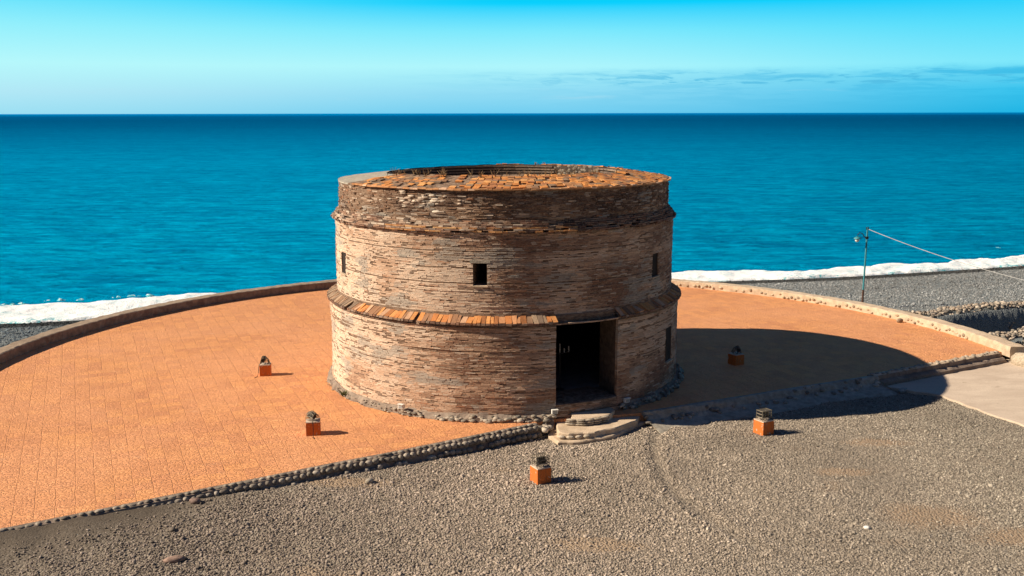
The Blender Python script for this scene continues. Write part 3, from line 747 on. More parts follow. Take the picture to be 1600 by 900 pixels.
# smoothed plaster over the ledge (fillet)
def ring(name, prof, a0, a1, m, parent, n=200, jit=.0, seed=0, closed=False):
    A_ = np.linspace(a0, a1, n); V = []; F_ = []
    for i, aq in enumerate(A_):
        for k, (r, z) in enumerate(prof):
            j = jit*(float(vnoise(aq*22, k*2.3, seed))-.5); V.append(((r+j)*math.cos(aq), (r+j)*math.sin(aq), z+j*.7))
    q = len(prof)
    for i in range(n-1):
        for k in range(q-1): F_.append([i*q+k, (i+1)*q+k, (i+1)*q+k+1, i*q+k+1])
    return mesh_obj(name, V, F_, m, parent)
ring('ledge_mortar', [(6.50, 3.02), (6.44, 3.13), (6.22, 3.28), (6.21, 3.42), (6.15, 3.43)], az(35.2), az(14.6)+2*math.pi, [M_MORTAR], tower, 220, .03, 3)
# rim: outer tile lip, sloping tiled cap, inner wall
def rise(a):
    aa = (math.degrees(a)+90+180) % 360-180
    return float(np.interp(aa, [-180, -110, -80, -35, 0, 40, 80, 120, 180], [.25, .20, .20, .30, .33, .32, .27, .25, .25]))
RR = 4.30
capv = []; capf = []; capm = []; NA = 240
for i in range(NA):
    aq = 2*math.pi*i/NA; rs = rise(aq)
    for k, (r, t) in enumerate([(6.03, -.06), (6.03, .0), (5.4, .33), (4.9, .62), (RR, 1.0)]):
        j = .03*(float(vnoise(aq*14, k*2.1, 161))-.5)
        capv.append(((r+j)*math.cos(aq), (r+j)*math.sin(aq), 7.30+(rs*t if t > 0 else t)+j))
    for k in range(6): capv.append(((RR-.01+(.03 if k % 2 else 0))*math.cos(aq), (RR-.01+(.03 if k % 2 else 0))*math.sin(aq), 7.30+rs-.17*(k+1)-.0*k))
q = 11
for i in range(NA):
    aa = (360*i/NA+90+180) % 360-180
    for k in range(q-1):
        capf.append([i*q+k, i*q+k+1, ((i+1) % NA)*q+k+1, ((i+1) % NA)*q+k][::-1])
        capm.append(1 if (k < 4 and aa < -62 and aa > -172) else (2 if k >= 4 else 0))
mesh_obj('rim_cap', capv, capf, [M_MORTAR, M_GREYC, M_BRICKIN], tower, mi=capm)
rt_ = MB()
for row in range(8):
    r = 5.90-row*.205; n = int(2*math.pi*r/.235)
    for i in range(n):
        m_ = 2*math.pi*(i+.5*(row % 2))/n+random.uniform(-.008, .008); aa = (math.degrees(m_)+90+180) % 360-180
        if -175 < aa < -58: continue
        nz_ = float(fbm(m_*5, row*.45, 171, 4))
        bare = nz_ > (.64 if aa > -12 else .53)
        if bare and random.random() < .8: continue
        rs = rise(m_); t = (6.03-r)/(6.03-RR); sl_ = math.atan2(rs, 6.03-RR)
        M = Matrix.Rotation(m_, 3, 'Z') @ Matrix.Rotation(sl_+random.gauss(.02, .03), 3, 'Y') @ Matrix.Rotation(random.gauss(0, .06), 3, 'Z')
        c = pick([(.66, .29, .09), (.58, .23, .07), (.70, .35, .13), (.40, .17, .075), (.62, .26, .08), (.48, .24, .11), (.30, .17, .10)]) if random.random() < (.88 if aa > -15 else .6) else pick([(.22, .15, .10), (.33, .22, .14)])
        rt_.box((r*math.cos(m_), r*math.sin(m_), 7.325+rs*t+random.gauss(0, .007)), (.20*random.uniform(.85, 1.03), 2*math.pi*r/n*random.uniform(.84, .98), .035), M, c, jit=.008)
rt_.build('rim_tiles', [M_TILE], tower)
lp = MB(); a = az(-57)
while a < az(172):
    w = random.uniform(.2, .34)/6.05; m_ = a+w/2
    lp.box((5.93*math.cos(m_), 5.93*math.sin(m_), 7.30+random.gauss(0, .006)), (.32, w*6.05-.01, .05), Matrix.Rotation(m_, 3, 'Z'), pick([(.62, .33, .16), (.55, .27, .12), (.70, .46, .30)]), jit=.008)
    a += w
lp.build('rim_lip', [M_TILE], tower)
# courses of the inner wall (stripes) and the rough grey repair on the right
ic = MB()
for k in range(7):
    z_off = .05+.11*k; a = 0
    while a < 2*math.pi:
        w = random.uniform(.3, .6)/RR; m_ = a+w/2; rs = rise(m_); aa = math.degrees(m_)
        if not (28 < aa < 62): ic.box(((RR-.02)*math.cos(m_), (RR-.02)*math.sin(m_), 7.30+rs-z_off-.02), (.12, w*RR-.006, .06), Matrix.Rotation(m_, 3, 'Z'), pick([(.26, .19, .14), (.20, .15, .12)]), jit=.004)
        a += w
for i in range(70):
    aa = R_(random.uniform(28, 62)); ic.stone(((RR+.02)*math.cos(aa), (RR+.02)*math.sin(aa), 7.30+rise(aa)-random.uniform(.0, .6)), (.10, .2, .12), aa, pick([(.24, .21, .17), (.17, .145, .12)]), seed=i)
ic.build('inner_courses', [M_BRICK], tower)
# inner deck and interior
def disc(name, r, z, m, th=.12, n=96):
    V = [(r*math.cos(2*math.pi*i/n), r*math.sin(2*math.pi*i/n), zq) for zq in (z, z-th) for i in range(n)]
    return mesh_obj(name, V, [list(range(n)), list(range(n, 2*n))[::-1]]+[[i, i+n, (i+1) % n+n, (i+1) % n] for i in range(n)], m, tower)
disc('roof_deck', 6.0, 6.55, M_CONC_D)  # unseen deck, added to keep the interior dark
disc('interior_floor', 5.12, .45, M_FLOOR)
# inner drum, with openings
def inner_wall():
    ops = [(12.3, 39.5)+OPEN['door'][2:]]+[v_ for k_, v_ in OPEN.items() if k_ != 'door']
    As = sorted(set([round(x, 5) for x in np.linspace(0, 2*math.pi, 121)[:-1]]+[round(R_(-90+o) % (2*math.pi), 5) for op in ops for o in op[:2]]))
    Zs = sorted(set([.0, 1.0, 2.0, 3.05, 4, 5, 6, 6.45]+[o for op in ops for o in op[2:]])); V = []; F_ = []; na = len(As)
    for zq in Zs:
        for aq in As: V.append((RI*math.cos(aq), RI*math.sin(aq), zq))
    for i in range(len(Zs)-1):
        for j in range(na):
            mz = (Zs[i]+Zs[i+1])/2; a0 = As[j]; a1 = As[j+1] if j < na-1 else 2*math.pi; ma = (a0+a1)/2
            if any(z0 < mz < z1 and (R_(-90+o0) % (2*math.pi)) < ma < (R_(-90+o1) % (2*math.pi)) for (o0, o1, z0, z1) in ops): continue
            F_.append([i*na+j, (i+1)*na+j, (i+1)*na+(j+1) % na, i*na+(j+1) % na])
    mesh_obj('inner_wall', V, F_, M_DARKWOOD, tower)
inner_wall()
# reveals of the openings
def reveal(name, op, Ro, mats, label=None, inner=None):
    o0, o1, z0, z1 = op; i0, i1 = inner or (o0, o1); P = lambda r, a, z: (r*math.cos(a), r*math.sin(a), z)
    V = []; F_ = []
    rs = np.linspace(RI-.01, Ro, 6)
    for q_, r in enumerate(rs):
        t_ = q_/5; A0, A1 = az(i0+(o0-i0)*t_), az(i1+(o1-i1)*t_); V += [P(r, A0, z0), P(r, A1, z0), P(r, A1, z1), P(r, A0, z1)]
    for i in range(5):
        b = i*4
        for k in range(4): F_.append([b+k, b+4+k, b+4+(k+1) % 4, b+(k+1) % 4])
    r = mesh_obj(name, V, F_, mats, tower)
    if label: r['label'] = label
    return r
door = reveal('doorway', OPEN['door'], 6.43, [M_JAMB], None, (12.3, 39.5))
for kq, Ro, lab in (('c', 6.17, 'small square window in the middle tier facing the camera'), ('l', 6.17, 'narrow window near the left edge of the tower'),
                    ('r', 6.17, 'narrow window of the middle tier at the right'), ('low', 6.46, 'tall window low on the right side of the tower')):
    w_ = reveal('window', OPEN[kq], Ro, [M_MORTAR], lab)
    o0, o1, z0, z1 = OPEN[kq]; g = MB(); Rm = Ro-.25
    am = az((o0+o1)/2); M = Matrix.Rotation(am, 3, 'Z'); wd = (o1-o0)*math.pi/180*Ro
    g.box(((Ro-.06)*math.cos(am), (Ro-.06)*math.sin(am), z0-.015), (.26, wd+.06, .04), M); sill = g.build('sill', [M_CONC], w_)
    if kq == 'c':
        g = MB(); g.box(((Ro-.07)*math.cos(am), (Ro-.07)*math.sin(am), z1+.05), (.22, wd+.20, .10), M, (.36, .33, .28)); g.build('lintel', [M_GREYC], w_)
    if kq != 'c':
        g = MB(); Rs = Ro-.045; zc_ = (z0+z1)/2; g.box((Rs*math.cos(am), Rs*math.sin(am), zc_), (.03, wd*.99, z1-z0-.01), M)  # dark panel added so the side openings look unlit
        g.build('dark_panel', M_DARKPANEL, w_)
# underside soffit closing the doorway from mid wall outwards + plaster lintel
ring('door_lintel', [(6.44, 3.10), (6.28, 3.04), (5.1, 3.04)], az(12.3), az(39.5), [M_MORTAR], tower, 14)
ring('lintel_band', [(6.20, 3.04), (6.235, 3.05), (6.235, 3.30), (6.205, 3.34), (6.17, 3.34)], az(14.5), az(35.0), [M_MORTAR], tower, 24, .02, 5)
ring('threshold', [(6.40, .12), (6.47, .14), (6.46, .44), (6.38, .475), (5.0, .475)], az(14.5), az(35.0), [M_MORTAR], tower, 24, .02, 6)
# foundation cobbles and skirting
ring('foundation', [(6.80, -.40), (6.66, .02), (6.60, .12), (6.47, .20), (6.38, .21)], az(36), az(13.5)+2*math.pi, [M_CONC_D], tower, 260, .10, 8)
fs = MB()
for i in range(330):
    aa = random.uniform(-75, 92)
    if 14 < aa < 35: continue
    m_ = az(aa); lev = random.random(); r = 6.72-.14*lev
    k = random.uniform(.08, .19)
    big = min(1, max(.35, (aa+60)/50))
    fs.stone((r*math.cos(m_), r*math.sin(m_), .02+.16*lev), (k*.8*big, k*1.3*big, k*.65*big), m_, pick([(.40, .34, .27), (.50, .43, .34), (.30, .26, .21), (.22, .2, .17)]), seed=i)
fs.build('foundation_stones', [M_STONE], tower, True)
us = MB()
for i in range(46):
    aa = random.gauss(-27, 6.5); zq = random.gauss(6.92, .12); m_ = az(aa); k = random.uniform(.10, .22)
    us.stone((6.0*math.cos(m_), 6.0*math.sin(m_), zq), (.11, k*1.4, k*.42), m_, pick([(.66, .54, .43), (.52, .42, .33), (.44, .33, .25), (.76, .66, .54)]), seed=i+300)
us.build('upper_repair_stones', [M_STONE], tower, True)
# weeds on the rim
wd = MB()
def sprig(mb, x, y, z, h):
    for b_ in range(random.randint(3, 6)):
        ax, ay = random.gauss(0, .25), random.gauss(0, .25); p = [(x, y, z)]
        for t in (.5, 1): p.append((x+ax*h*t*t, y+ay*h*t*t, z+h*t*random.uniform(.8, 1)))
        mb.tube(p, [.009, .007, .003], 3)
for aa in list(np.random.default_rng(3).uniform(-62, 60, 60)):
    m_ = az(aa); r = random.uniform(4.3, 4.75)
    sprig(wd, r*math.cos(m_), r*math.sin(m_), 7.28+rise(m_)*(6.03-r)/(6.03-RR), random.uniform(.10, .34))
for aa in np.random.default_rng(4).uniform(100, 165, 60):
    m_ = az(aa); r = random.uniform(4.4, 5.6)
    sprig(wd, r*math.cos(m_), r*math.sin(m_), 7.28+rise(m_)*(6.03-r)/(6.03-RR), random.uniform(.06, .16))
tag(wd.build('dry_weeds', M_STRAW), 'dry brown weeds sprouting from the tiled rim of the tower', 'weeds', kind='stuff')
wf = MB()
for i in range(34):
    a_ = random.uniform(0, 6.28); h_ = random.uniform(.08, .24); q_ = random.uniform(.02, .14)
    wf.tube([(q_*.3*math.cos(a_), q_*.3*math.sin(a_), 0), (q_*math.cos(a_), q_*math.sin(a_), h_*.7), (q_*1.7*math.cos(a_), q_*1.7*math.sin(a_), h_)], [.012, .010, .003], 3)
tw = wf.build('weed_tuft', M_WEED); tw.location = (6.66*math.cos(az(-56.5)), 6.66*math.sin(az(-56.5)), .02)
tag(tw, 'small green weed growing at the left foot of the sunlit tower wall', 'weed')
# ------------------------------------------------------------------ entrance steps
sp = empty('entrance_steps', (2.9, -6.7, -.3)); tag(sp, 'curved concrete and stone steps leading up to the tower doorway', 'steps')
def poly_slab(name, pts, z0, z1, m, parent, jit=.03, sub=.15, rnd=.03):
    P = []
    for a, b in zip(pts, pts[1:]+pts[:1]):
        k = max(1, int(math.hypot(b[0]-a[0], b[1]-a[1])/sub))
        for j in range(k):
            t = j/k; P.append((a[0]+(b[0]-a[0])*t+random.uniform(-jit, jit), a[1]+(b[1]-a[1])*t+random.uniform(-jit, jit)))
    cx = sum(p[0] for p in P)/len(P); cy = sum(p[1] for p in P)/len(P); n = len(P)
    ox, oy, oz = parent.location
    V = [(x-ox, y-oy, z0-oz) for x, y in P]+[(x-ox, y-oy, z1-rnd-oz) for x, y in P]+[((x-cx)*(1-rnd)+cx-ox, (y-cy)*(1-rnd)+cy-oy, z1-oz) for x, y in P]
    F_ = [list(range(2*n, 3*n))]+[[i, (i+1) % n, (i+1) % n+n, i+n] for i in range(n)]+[[i+n, (i+1) % n+n, (i+1) % n+2*n, i+2*n] for i in range(n)]
    return mesh_obj(name, V, F_, m, parent)
poly_slab('apron', [(1.35, -5.9), (1.38, -7.1), (1.60, -7.75), (2.4, -7.68), (3.4, -7.15), (4.3, -6.1), (5.1, -5.35), (4.9, -4.6)], -.7, -.27, M_CONC, sp)
poly_slab('landing', [(1.62, -6.1), (1.66, -7.35), (1.95, -7.52), (2.75, -7.34), (3.45, -6.92), (4.2, -6.2), (4.6, -5.4), (4.3, -4.8)], -.45, -.09, M_CONC, sp)
poly_slab('block', [(2.12, -6.1), (2.14, -6.68), (2.5, -6.74), (2.95, -6.55), (3.35, -6.25), (3.6, -5.8), (3.4, -5.2)], -.15, .13, M_CONC, sp, rnd=.02)
g = MB(); ox, oy, oz = sp.location
for i, (x, y, th) in enumerate(along([(2.10, -6.70), (2.5, -6.77), (3.0, -6.56), (3.4, -6.24)], .30)):
    for lev in (-.04, .03, .09): g.stone((x-ox, y-oy+.03, lev-oz), (.40*random.uniform(.8, 1.1), .16, .07), th+random.uniform(-.12, .12), pick([(.42, .36, .28), (.50, .43, .34), (.34, .29, .23)]), seed=i+int(lev*100))
for i, (x, y, th) in enumerate(along([(1.75, -7.50), (2.1, -7.54), (2.75, -7.38)], .27)):
    g.stone((x-ox, y-oy, -.20-oz), (.25, .12, .11), th, pick([(.42, .36, .28), (.55, .47, .37)]), seed=i+50)
for i in range(9): g.stone((1.32+random.uniform(-.1, .15)-ox, -6.5-random.uniform(0, .7)-oy, -.12-oz), (.2, .2, .16), 0, pick(GREY, 1.5), seed=i+90)
g.build('edge_stones', [M_STONE], sp, True)
# small white fittings at the tower foot
def fitting(aa, r, z, lab):
    g = MB(); m_ = az(aa); M = Matrix.Rotation(m_, 3, 'Z')
    root = empty('wall_light', (r*math.cos(m_), r*math.sin(m_), z), m_)
    g.box((0, 0, 0), (.10, .19, .13), None, jit=.006); g.box((.03, 0, .075), (.12, .21, .02)); g.build('housing', M_WHITE, root)
    h = MB(); h.box((.055, 0, -.005), (.01, .15, .09)); h.build('lens', M_GLASS, root)
    tag(root, lab, 'light', 'small white lights at the foot of the tower')
fitting(-30.2, 6.66, .28, 'small white light at the foot of the sunlit brick wall')
fitting(14.0, 6.56, .26, 'small white light at the left side of the tower doorway')
fitting(37.6, 6.60, .30, 'small white light right of the tower doorway, in shade')
# pale candle stand in the dark doorway
cs = empty('candle_stand', (1.85, -4.5, .45), R_(10)); tag(cs, 'small pale branched candle stand in the dark tower interior', 'candle stand')
g = MB(); g.tube([(0, 0, 0), (0, 0, 1.35)], .02, 8); g.tube([(0, 0, 0), (0, 0, .03)], [.18, .16], 12); g.tube([(-.30, 0, 1.32), (0, 0, 1.25), (.30, 0, 1.32)], .014, 6)
g.build('stand', M_BLACK, cs)
for x, h in ((-.30, .16), (-.15, .12), (0, .3), (.15, .14), (.30, .2)):
    g = MB(); g.tube([(x, 0, 1.30), (x, 0, 1.30+h)], .022, 8); g.build('candle', M_SIGN, cs)
# ------------------------------------------------------------------ floodlights on blocks
def pedestal(loc, size, rz, lab):
    root = empty('orange_block', loc, rz); s_ = size/2; g = MB()
    V = []; h = .40
    for z, k in ((-.12, 1), (h-.015, .985), (h, .93)): V += [(-s_*k, -s_*k, z), (s_*k, -s_*k, z), (s_*k, s_*k, z), (-s_*k, s_*k, z)]
    F_ = [(0, 3, 2, 1)]+[(i+j*4, (i+1) % 4+j*4, (i+1) % 4+4+j*4, i+4+j*4) for j in range(2) for i in range(4)]
    g.add(V, F_); g.build('base', [M_ORANGE], root)
    g = MB(); g.box((0, 0, h+.012), (size*.97, size*.97, .025), jit=.004); g.build('cap', [M_ORTOP], root)
    return tag(root, lab, 'block', 'orange blocks carrying floodlights')
def floodlight(loc, rz, lab, style):
    root = empty('floodlight', loc, rz); M = Matrix.Rotation(R_(-34), 3, 'X')       # face tipped up, front is local +y
    c = Vector((0, .0, .14))
    g = MB(); g.box(c+M @ Vector((0, -.03, 0)), (.24, .08, .18), M)
    for k in range(7): g.box(c+M @ Vector((-.105+.035*k, -.09, 0)), (.012, .05, .16), M)
    g.build('housing', M_BLACK, root)
    g = MB(); g.box(c+M @ Vector((0, .018, 0)), (.21, .008, .15), M); g.build('glass', M_GLASS, root)
    g = MB(); g.tube([(-.135, 0, .14), (-.135, 0, .0), (.135, 0, .0), (.135, 0, .14)], .012, 6); g.build('bracket', M_BLACK, root)
    g = MB()
    if style == 'dome':                                          # rounded guard of bent wires
        for k in range(7):
            x = -.15+.30*k/6; g.tube([(x, .15*math.cos(t)-.04*math.sin(t), .02+.29*math.sin(t)*(1-.25*abs(x)/.15)) for t in np.linspace(0, math.pi, 9)], .008, 5)
        for t in (.5, 1.05, 1.57, 2.1, 2.64): g.tube([(-.15, .15*math.cos(t)-.04*math.sin(t), .02+.22*math.sin(t)), (0, .15*math.cos(t)-.04*math.sin(t), .02+.29*math.sin(t)), (.15, .15*math.cos(t)-.04*math.sin(t), .02+.22*math.sin(t))], .008, 5)
    else:                                                        # square guard frame
        for sx in (-.19, .19):
            for sy in (-.15, .15): g.tube([(sx, sy, 0), (sx, sy*.8, .30)], .011, 5)
        for z in (.10, .20, .30):
            g.tube([(-.19, -.14, z), (.19, -.14, z), (.19, .14, z), (-.19, .14, z), (-.19, -.14, z)], .011, 5)
        for k in range(1, 6): x = -.19+.38*k/6; g.tube([(x, -.14, 0), (x, -.125, .30), (x, .125, .30), (x, .14, 0)], .008, 5)
    g.build('wire_guard', M_CAGE, root)
    g = MB(); g.tube([(.08, -.05, .10), (.14, -.13, .05), (.19, -.19, .02), (.23, -.21, -.10), (.235, -.22, -.26), (.27, -.26, -.415), (.42, -.34, -.42)], .010, 5); g.build('lamp_cord', M_BLACK, root)
    return tag(root, lab, 'floodlight', 'caged floodlights on the orange blocks')
ITEMS = [((-8.94, -.70, 0), .40, 8, 'orange block on the paving farthest left, sunlit ground around it', 'caged floodlight on the block farthest left on the paving', 'dome', 'L1'),
         ((-5.84, -7.66, 0), .43, 9, 'orange block on the paving close to the cobble edge, left of the tower', 'round caged floodlight on the paving block nearest the cobble edge', 'dome', 'L2'),
         ((.98, -10.87, -.36), .43, 27, 'orange block on the gravel in front of the tower, nearest the camera', 'square caged floodlight on the gravel block nearest the camera', 'square', 'L3'),
         ((9.0, .66, 0), .44, 30, 'dark red block on the paving inside the tower shadow', 'caged floodlight on the block inside the tower shadow', 'dome', 'L4'),
         ((8.16, -6.8, -.37), .45, 29, 'orange block on the gravel just in front of the tower shadow', 'square caged floodlight on the gravel block beside the tower shadow', 'square', 'L5')]
for loc, size, rz, lab, lab2, style, _ in ITEMS:
    loc = (loc[0], loc[1], 0.0 if loc[2] == 0 else float(terrain(loc[0], loc[1]))+.03)
    pedestal(loc, size, R_(rz), lab)
    to = math.atan2(-loc[1], -loc[0])-math.pi/2
    floodlight((loc[0], loc[1], loc[2]+.425), to if style == 'dome' else R_(rz), lab2, style)
# ------------------------------------------------------------------ lamp post and cable
lx, ly = 19.95, 17.35; lz = float(terrain(lx, ly))
lamp = empty('lamp_post', (lx, ly, lz-.1)); tag(lamp, 'slim teal lamp post on the beach behind the low wall at the right', 'lamp post')
g = MB(); g.tube([(0, 0, 0), (.0, 0, 1.15)], [.06, .055], 10); g.build('base_pole', M_RUST, lamp)
g = MB(); g.tube([(.0, 0, 1.15), (.03, 0, 4.35), (.03, 0, 4.62)], [.05, .042, .03], 10); g.build('pole', M_TEAL, lamp)
g = MB(); g.tube([(.03, 0, 4.02), (-.12, 0, 4.12), (-.24, 0, 4.30), (-.40, 0, 4.33), (-.48, 0, 4.22), (-.50, 0, 4.12)], .022, 8); g.box((.03, 0, 4.06), (.14, .14, .12)); g.build('arm', M_BLACK, lamp)
g = MB(); g.tube([(-.50, 0, 4.12), (-.50, 0, 4.06), (-.50, 0, 4.0)], [.04, .16, .20], 14); shd = g.build('lamp_shade', M_TEAL, lamp)
g = MB(); g.stone((-.50, 0, 3.93), (.24, .24, .24), seed=2); g.build('bulb', M_WHITE, lamp, True)
g = MB(); g.tube([(-.05, 0, 4.55), (.11, 0, 4.55)], .015, 6); g.tube([(-.02, 0, 4.5), (-.02, 0, 4.66)], .018, 6); g.tube([(.08, 0, 4.5), (.08, 0, 4.66)], .018, 6); g.build('insulator', M_BLACK, lamp)
g = MB(); p0 = Vector((lx+.07, ly, lz+4.43)); p1 = Vector((29.36, 11.0, .67)); pts = []
for i in range(25):
    t = i/24; p = p0.lerp(p1, t); p.z -= .42*4*t*(1-t)*.8; pts.append(p)
g.tube(pts, .016, 6)
tag(g.build('power_cable', M_WIRE), 'thin pale cable running from the lamp post top out to the right', 'cable')
p2 = empty('wooden_post', (29.36, 11.0, -3.05)); tag(p2, 'plain weathered post carrying the far end of the cable', 'post')
g = MB(); g.tube([(0, 0, 0), (0, 0, 3.9)], [.09, .07], 8); g.build('shaft', M_RUST, p2)
g = MB(); g.tube([(-.3, 0, 3.62), (.3, 0, 3.62)], .035, 6); g.build('crossarm', M_RUST, p2)
# ------------------------------------------------------------------ rubble banks
def rubble(pts, zt, zb, label, seed, wtop=1.1):
    """long heap of stones with a level top and a steep shaded face towards the yard"""
    rr = random.Random(seed); g = MB(); L = along(pts, .13)
    x0, y0 = pts[0]; root_loc = Vector((x0, y0, zb))
    for i, (x, y, th) in enumerate(L):
        nx, ny = math.sin(th), -math.cos(th); wob = .35*(float(vnoise(i*.12, 0, seed))-.5); tp = zt+.22*(float(vnoise(i*.1, 5, seed))-.4)
        for q in range(13):
            v = rr.random()
            if q < 6: o = -wtop*v+wob; z = tp-.04-.10*(v if v > .6 else 0)+rr.uniform(-.05, .05)
            else: o = .05+.75*v**1.2+wob; z = tp-.05-(tp-zb)*v
            s_ = rr.uniform(.09, .27)
            c = rr.choice([(.46, .38, .30), (.34, .29, .235), (.56, .48, .39), (.24, .22, .19), (.38, .30, .23), (.17, .15, .13)])
            g.stone((x+nx*o-x0, y+ny*o-y0, z-zb), (s_, s_*rr.uniform(.7, 1), s_*rr.uniform(.5, .8)), rr.uniform(0, 3), c, seed=seed*1000+i*10+q, tilt=rr.uniform(-.5, .5))
    o = g.build('rubble_bank', M_STONE, None, True); o.location = root_loc
    return tag(o, label, 'rubble bank', 'banks of loose stone behind the wall')
rubble([(20.6, 13.6), (23.4, 14.4), (26.1, 15.8), (28.7, 16.8), (36, 20.0)], -.80, -2.5, 'longer rubble bank of pale stones at the edge of the beach', 5)
rubble([(21.6, 9.4), (23.2, 10.4), (24.6, 11.2), (26.2, 11.9), (32, 14.4)], -1.30, -2.5, 'shorter rubble bank of pale stones close behind the low wall', 6)
rubble([(21.9, 6.2), (24.0, 7.0), (28, 8.8)], -2.0, -2.6, 'lowest rubble bank at the foot of the low wall', 8)
# ------------------------------------------------------------------ loose stones
def rock(x, y, sz, rz, c, label, seed, grp=None, z=None):
    g = MB(); g.stone((0, 0, 0), sz, 0, c, seed=seed); o = g.build('loose_stone', M_STONE, None, True)
    o.location = (x, y, (float(terrain(x, y)) if z is None else z)+sz[2]*.3); o.rotation_euler.z = rz
    return tag(o, label, 'stone', grp)
rock(-7.42, -15.86, (.50, .26, .14), .5, (.34, .23, .18), 'flat reddish brown stone lying on the gravel at the bottom left', 11)
rock(-7.9, -12.75, (.30, .24, .16), .2, (.26, .18, .15), 'rounded brown stone just below the cobble edging at the left', 12)
rock(-2.15, -9.05, (.30, .2, .14), .2, (.52, .47, .38), 'pale flat stone beside the cobble edging left of the steps', 13)
rock(-3.7, -11.0, (.28, .22, .16), .9, (.42, .37, .30), 'pale stone on gravel between the cobble edging and the front block', 14)
rock(14.55, -1.9, (.55, .3, .2), .5, (.42, .40, .35), 'grey stone lying in the shade at the foot of the retaining edge', 15)
rock(18.4, 8.3, (.34, .26, .22), .5, (.34, .25, .17), 'brown stone on the paving against the inside of the right wall', 16, z=0.02)
rock(8.8, -14.1, (.16, .14, .1), 0, (.8, .76, .7), 'small white stone on the gravel right of the wheel rut', 17)
# ------------------------------------------------------------------ pebbles (geometry nodes, one object each)
def pebbles(name, P, shade, scale, label, sub=1):
    me = bpy.data.meshes.new(name); me.vertices.add(len(P)); me.vertices.foreach_set('co', np.asarray(P, float).ravel())
    a = me.attributes.new('shade', 'FLOAT_COLOR', 'POINT'); c = np.ones((len(P), 4)); c[:, :3] = shade; a.data.foreach_set('color', c.ravel())
    a = me.attributes.new('scl', 'FLOAT_VECTOR', 'POINT'); a.data.foreach_set('vector', np.asarray(scale, float).ravel())
    a = me.attributes.new('rot', 'FLOAT_VECTOR', 'POINT'); rot = np.stack([rng.normal(0, .3, len(P)), rng.normal(0, .3, len(P)), rng.uniform(0, 6.28, len(P))], -1)
    a.data.foreach_set('vector', rot.ravel()); me.update()
    me.materials.append(M_PEB)
    o = bpy.data.objects.new(name, me); COL.objects.link(o)
    ng = bpy.data.node_groups.new(name+'_nodes', 'GeometryNodeTree')
    ng.interface.new_socket('Geometry', in_out='INPUT', socket_type='NodeSocketGeometry')
    ng.interface.new_socket('Geometry', in_out='OUTPUT', socket_type='NodeSocketGeometry')
    N = ng.nodes; L = ng.links
    gi = N.new('NodeGroupInput'); go = N.new('NodeGroupOutput')
    ico = N.new('GeometryNodeMeshIcoSphere'); ico.inputs['Radius'].default_value = .5; ico.inputs['Subdivisions'].default_value = sub
    sp_ = N.new('GeometryNodeSetPosition'); nt = N.new('ShaderNodeTexNoise'); nt.inputs['Scale'].default_value = 1.3
    vm = N.new('ShaderNodeVectorMath'); vm.operation = 'SUBTRACT'; vm.inputs[1].default_value = (.5, .5, .5)
    vs = N.new('ShaderNodeVectorMath'); vs.operation = 'SCALE'; vs.inputs[3].default_value = .7
    L.new(nt.outputs['Color'], vm.inputs[0]); L.new(vm.outputs[0], vs.inputs[0]); L.new(vs.outputs[0], sp_.inputs['Offset'])
    L.new(ico.outputs[0], sp_.inputs[0])
    sm = N.new('GeometryNodeSetShadeSmooth'); L.new(sp_.outputs[0], sm.inputs[0]); sm.inputs['Shade Smooth'].default_value = sub > 1
    mt = N.new('GeometryNodeSetMaterial'); mt.inputs['Material'].default_value = M_PEB; L.new(sm.outputs[0], mt.inputs[0])
    ip = N.new('GeometryNodeInstanceOnPoints')
    na1 = N.new('GeometryNodeInputNamedAttribute'); na1.data_type = 'FLOAT_VECTOR'; na1.inputs[0].default_value = 'scl'
    na2 = N.new('GeometryNodeInputNamedAttribute'); na2.data_type = 'FLOAT_VECTOR'; na2.inputs[0].default_value = 'rot'
    e2r = N.new('FunctionNodeEulerToRotation'); L.new(na2.outputs[0], e2r.inputs[0])
    L.new(gi.outputs[0], ip.inputs['Points']); L.new(mt.outputs[0], ip.inputs['Instance']); L.new(e2r.outputs[0], ip.inputs['Rotation']); L.new(na1.outputs[0], ip.inputs['Scale'])
    L.new(ip.outputs[0], go.inputs[0])
    md = o.modifiers.new('scatter', 'NODES'); md.node_group = ng
    return tag(o, label, 'pebbles', kind='stuff')
def scatter(n, x0, x1, y0, y1): return rng.uniform(x0, x1, n), rng.uniform(y0, y1, n)
def in_slab(x, y):
    from_edge = np.zeros(len(x), bool)
    P = np.array(pv); ins = np.zeros(len(x), bool); j = len(P)-1
    for i in range(len(P)):
        c = ((P[i, 1] > y) != (P[j, 1] > y)) & (x < (P[j, 0]-P[i, 0])*(y-P[i, 1])/(P[j, 1]-P[i, 1]+1e-9)+P[i, 0]); ins ^= c; j = i
    return ins
x, y = scatter(400000, -15, 24, -18.5, 3)
keep = (y < chord_y(x)-.22) & ~in_slab(x, y) & (x < 14.5+(y+17)*.62)
keep &= ~((x > 1.2) & (x < 5.0) & (y > np.interp(x, [1.2, 1.6, 2.4, 3.4, 4.3, 5.1], [-7.3, -7.85, -7.78, -7.2, -6.3, -5.4])))
rut = np.full(x.shape, 99.)
for a, b in zip(RUT[:-1], RUT[1:]): rut = np.minimum(rut, seg_d(x, y, a[0], a[1], b[0], b[1]))
keep &= ~((rut < .13) & (rng.random(len(x)) < .55*np.clip((y+14.5)/6+.3, 0, 1)*(fbm(x*1.5, y*1.5, 36, 3) > .4)))
sd = np.clip((-7.4-x+2.2*fbm(x*.7, y*.7, 31))/2.0, 0, 1)*np.clip(1-(chord_y(x)-y)/(2.8+2*fbm(x*.8, y*.3, 33)), 0, 1)
keep &= rng.random(len(x)) > np.clip(sd*1.15, 0, .96)
pt = dirt_f(x, y)
keep &= rng.random(len(x)) > np.clip(pt, 0, .85)
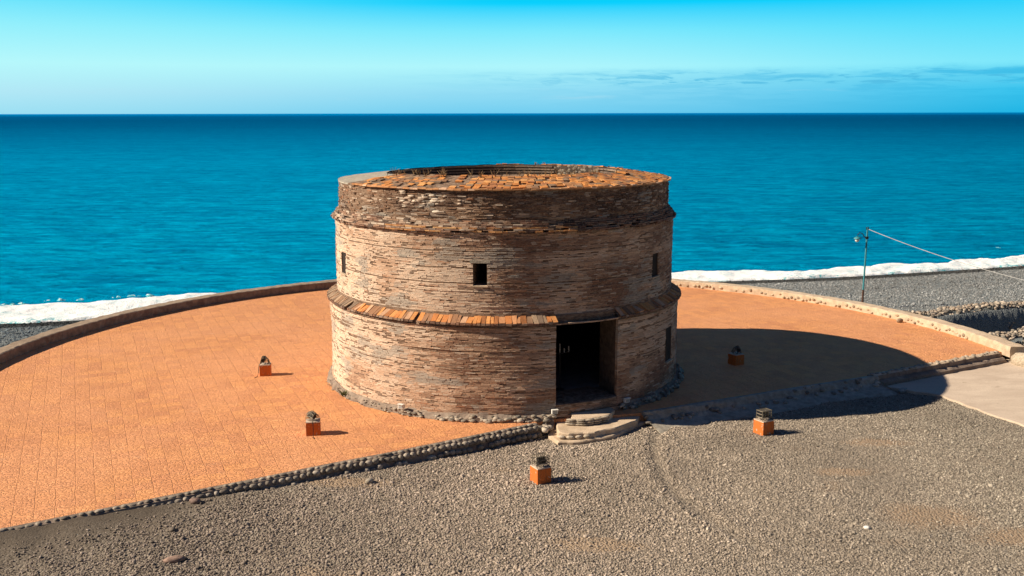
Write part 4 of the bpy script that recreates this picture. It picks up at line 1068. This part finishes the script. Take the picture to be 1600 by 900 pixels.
near = np.clip((chord_y(x)-.7-y)/.8, 0, 1); keep &= rng.random(len(x)) < .45+.55*near
x, y, rut = x[keep], y[keep], rut[keep]
sz = rng.lognormal(math.log(.041), .32, len(x)); sz = np.clip(sz, .025, .12)
sz = sz*np.interp(x, [-12, 2, 9, 20], [.98, 1.0, .82, .72])*np.where(rng.random(len(x)) < .003, 2.0, 1)*(.8+.45*fbm(x*.3, y*.3, 35, 3))
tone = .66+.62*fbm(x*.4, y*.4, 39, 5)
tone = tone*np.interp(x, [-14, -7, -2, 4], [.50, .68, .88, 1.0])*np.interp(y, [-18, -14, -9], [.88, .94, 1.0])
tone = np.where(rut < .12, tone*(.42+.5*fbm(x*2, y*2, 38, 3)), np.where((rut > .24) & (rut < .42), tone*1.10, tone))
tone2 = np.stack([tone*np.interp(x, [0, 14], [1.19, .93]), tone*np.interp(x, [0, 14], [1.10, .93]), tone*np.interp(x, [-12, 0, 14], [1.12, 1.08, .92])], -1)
scl = np.stack([sz, sz*rng.uniform(.6, .9, len(x)), sz*rng.uniform(.4, .7, len(x))], -1)
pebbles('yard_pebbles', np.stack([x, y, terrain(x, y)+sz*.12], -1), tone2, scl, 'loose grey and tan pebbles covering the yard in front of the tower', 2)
# beach
x, y = scatter(260000, -42, 60, 2, 46)
d = shore_d(x, y); rad = np.hypot(x-PC[0], y-PC[1])
s1 = np.interp(x, [20.5, 24.4, 29, 36, 60], [13.6, 15.0, 17.2, 20.2, 30])
keep = (rad > PR+.75) & (d > .3) & ~((x > 19) & (y < s1+.9)) & ((x > 8) | (x < -9)) & (x < 52)
x, y, d = x[keep], y[keep], d[keep]
sz = np.clip(rng.lognormal(math.log(.078), .38, len(x)), .04, .26)
tone = .62+.5*fbm(x*.25, y*.6, 49, 4)
tone = tone*np.clip((d-2.1)/.5, .22, 1)*(.93+.10*np.clip((d-7)/3, 0, 1))
mx = lambda a, b: np.interp(x, [-15, 10], [a, b])
tone2 = np.stack([tone*mx(.42, .84), tone*mx(.60, .98), tone*mx(.84, 1.2)], -1)
scl = np.stack([sz, sz*rng.uniform(.6, .9, len(x)), sz*rng.uniform(.4, .7, len(x))], -1)
pebbles('beach_pebbles', np.stack([x, y, terrain(x, y)+sz*.1], -1), tone2, scl, 'grey pebbles and cobbles covering the beach beside the surf', 1)
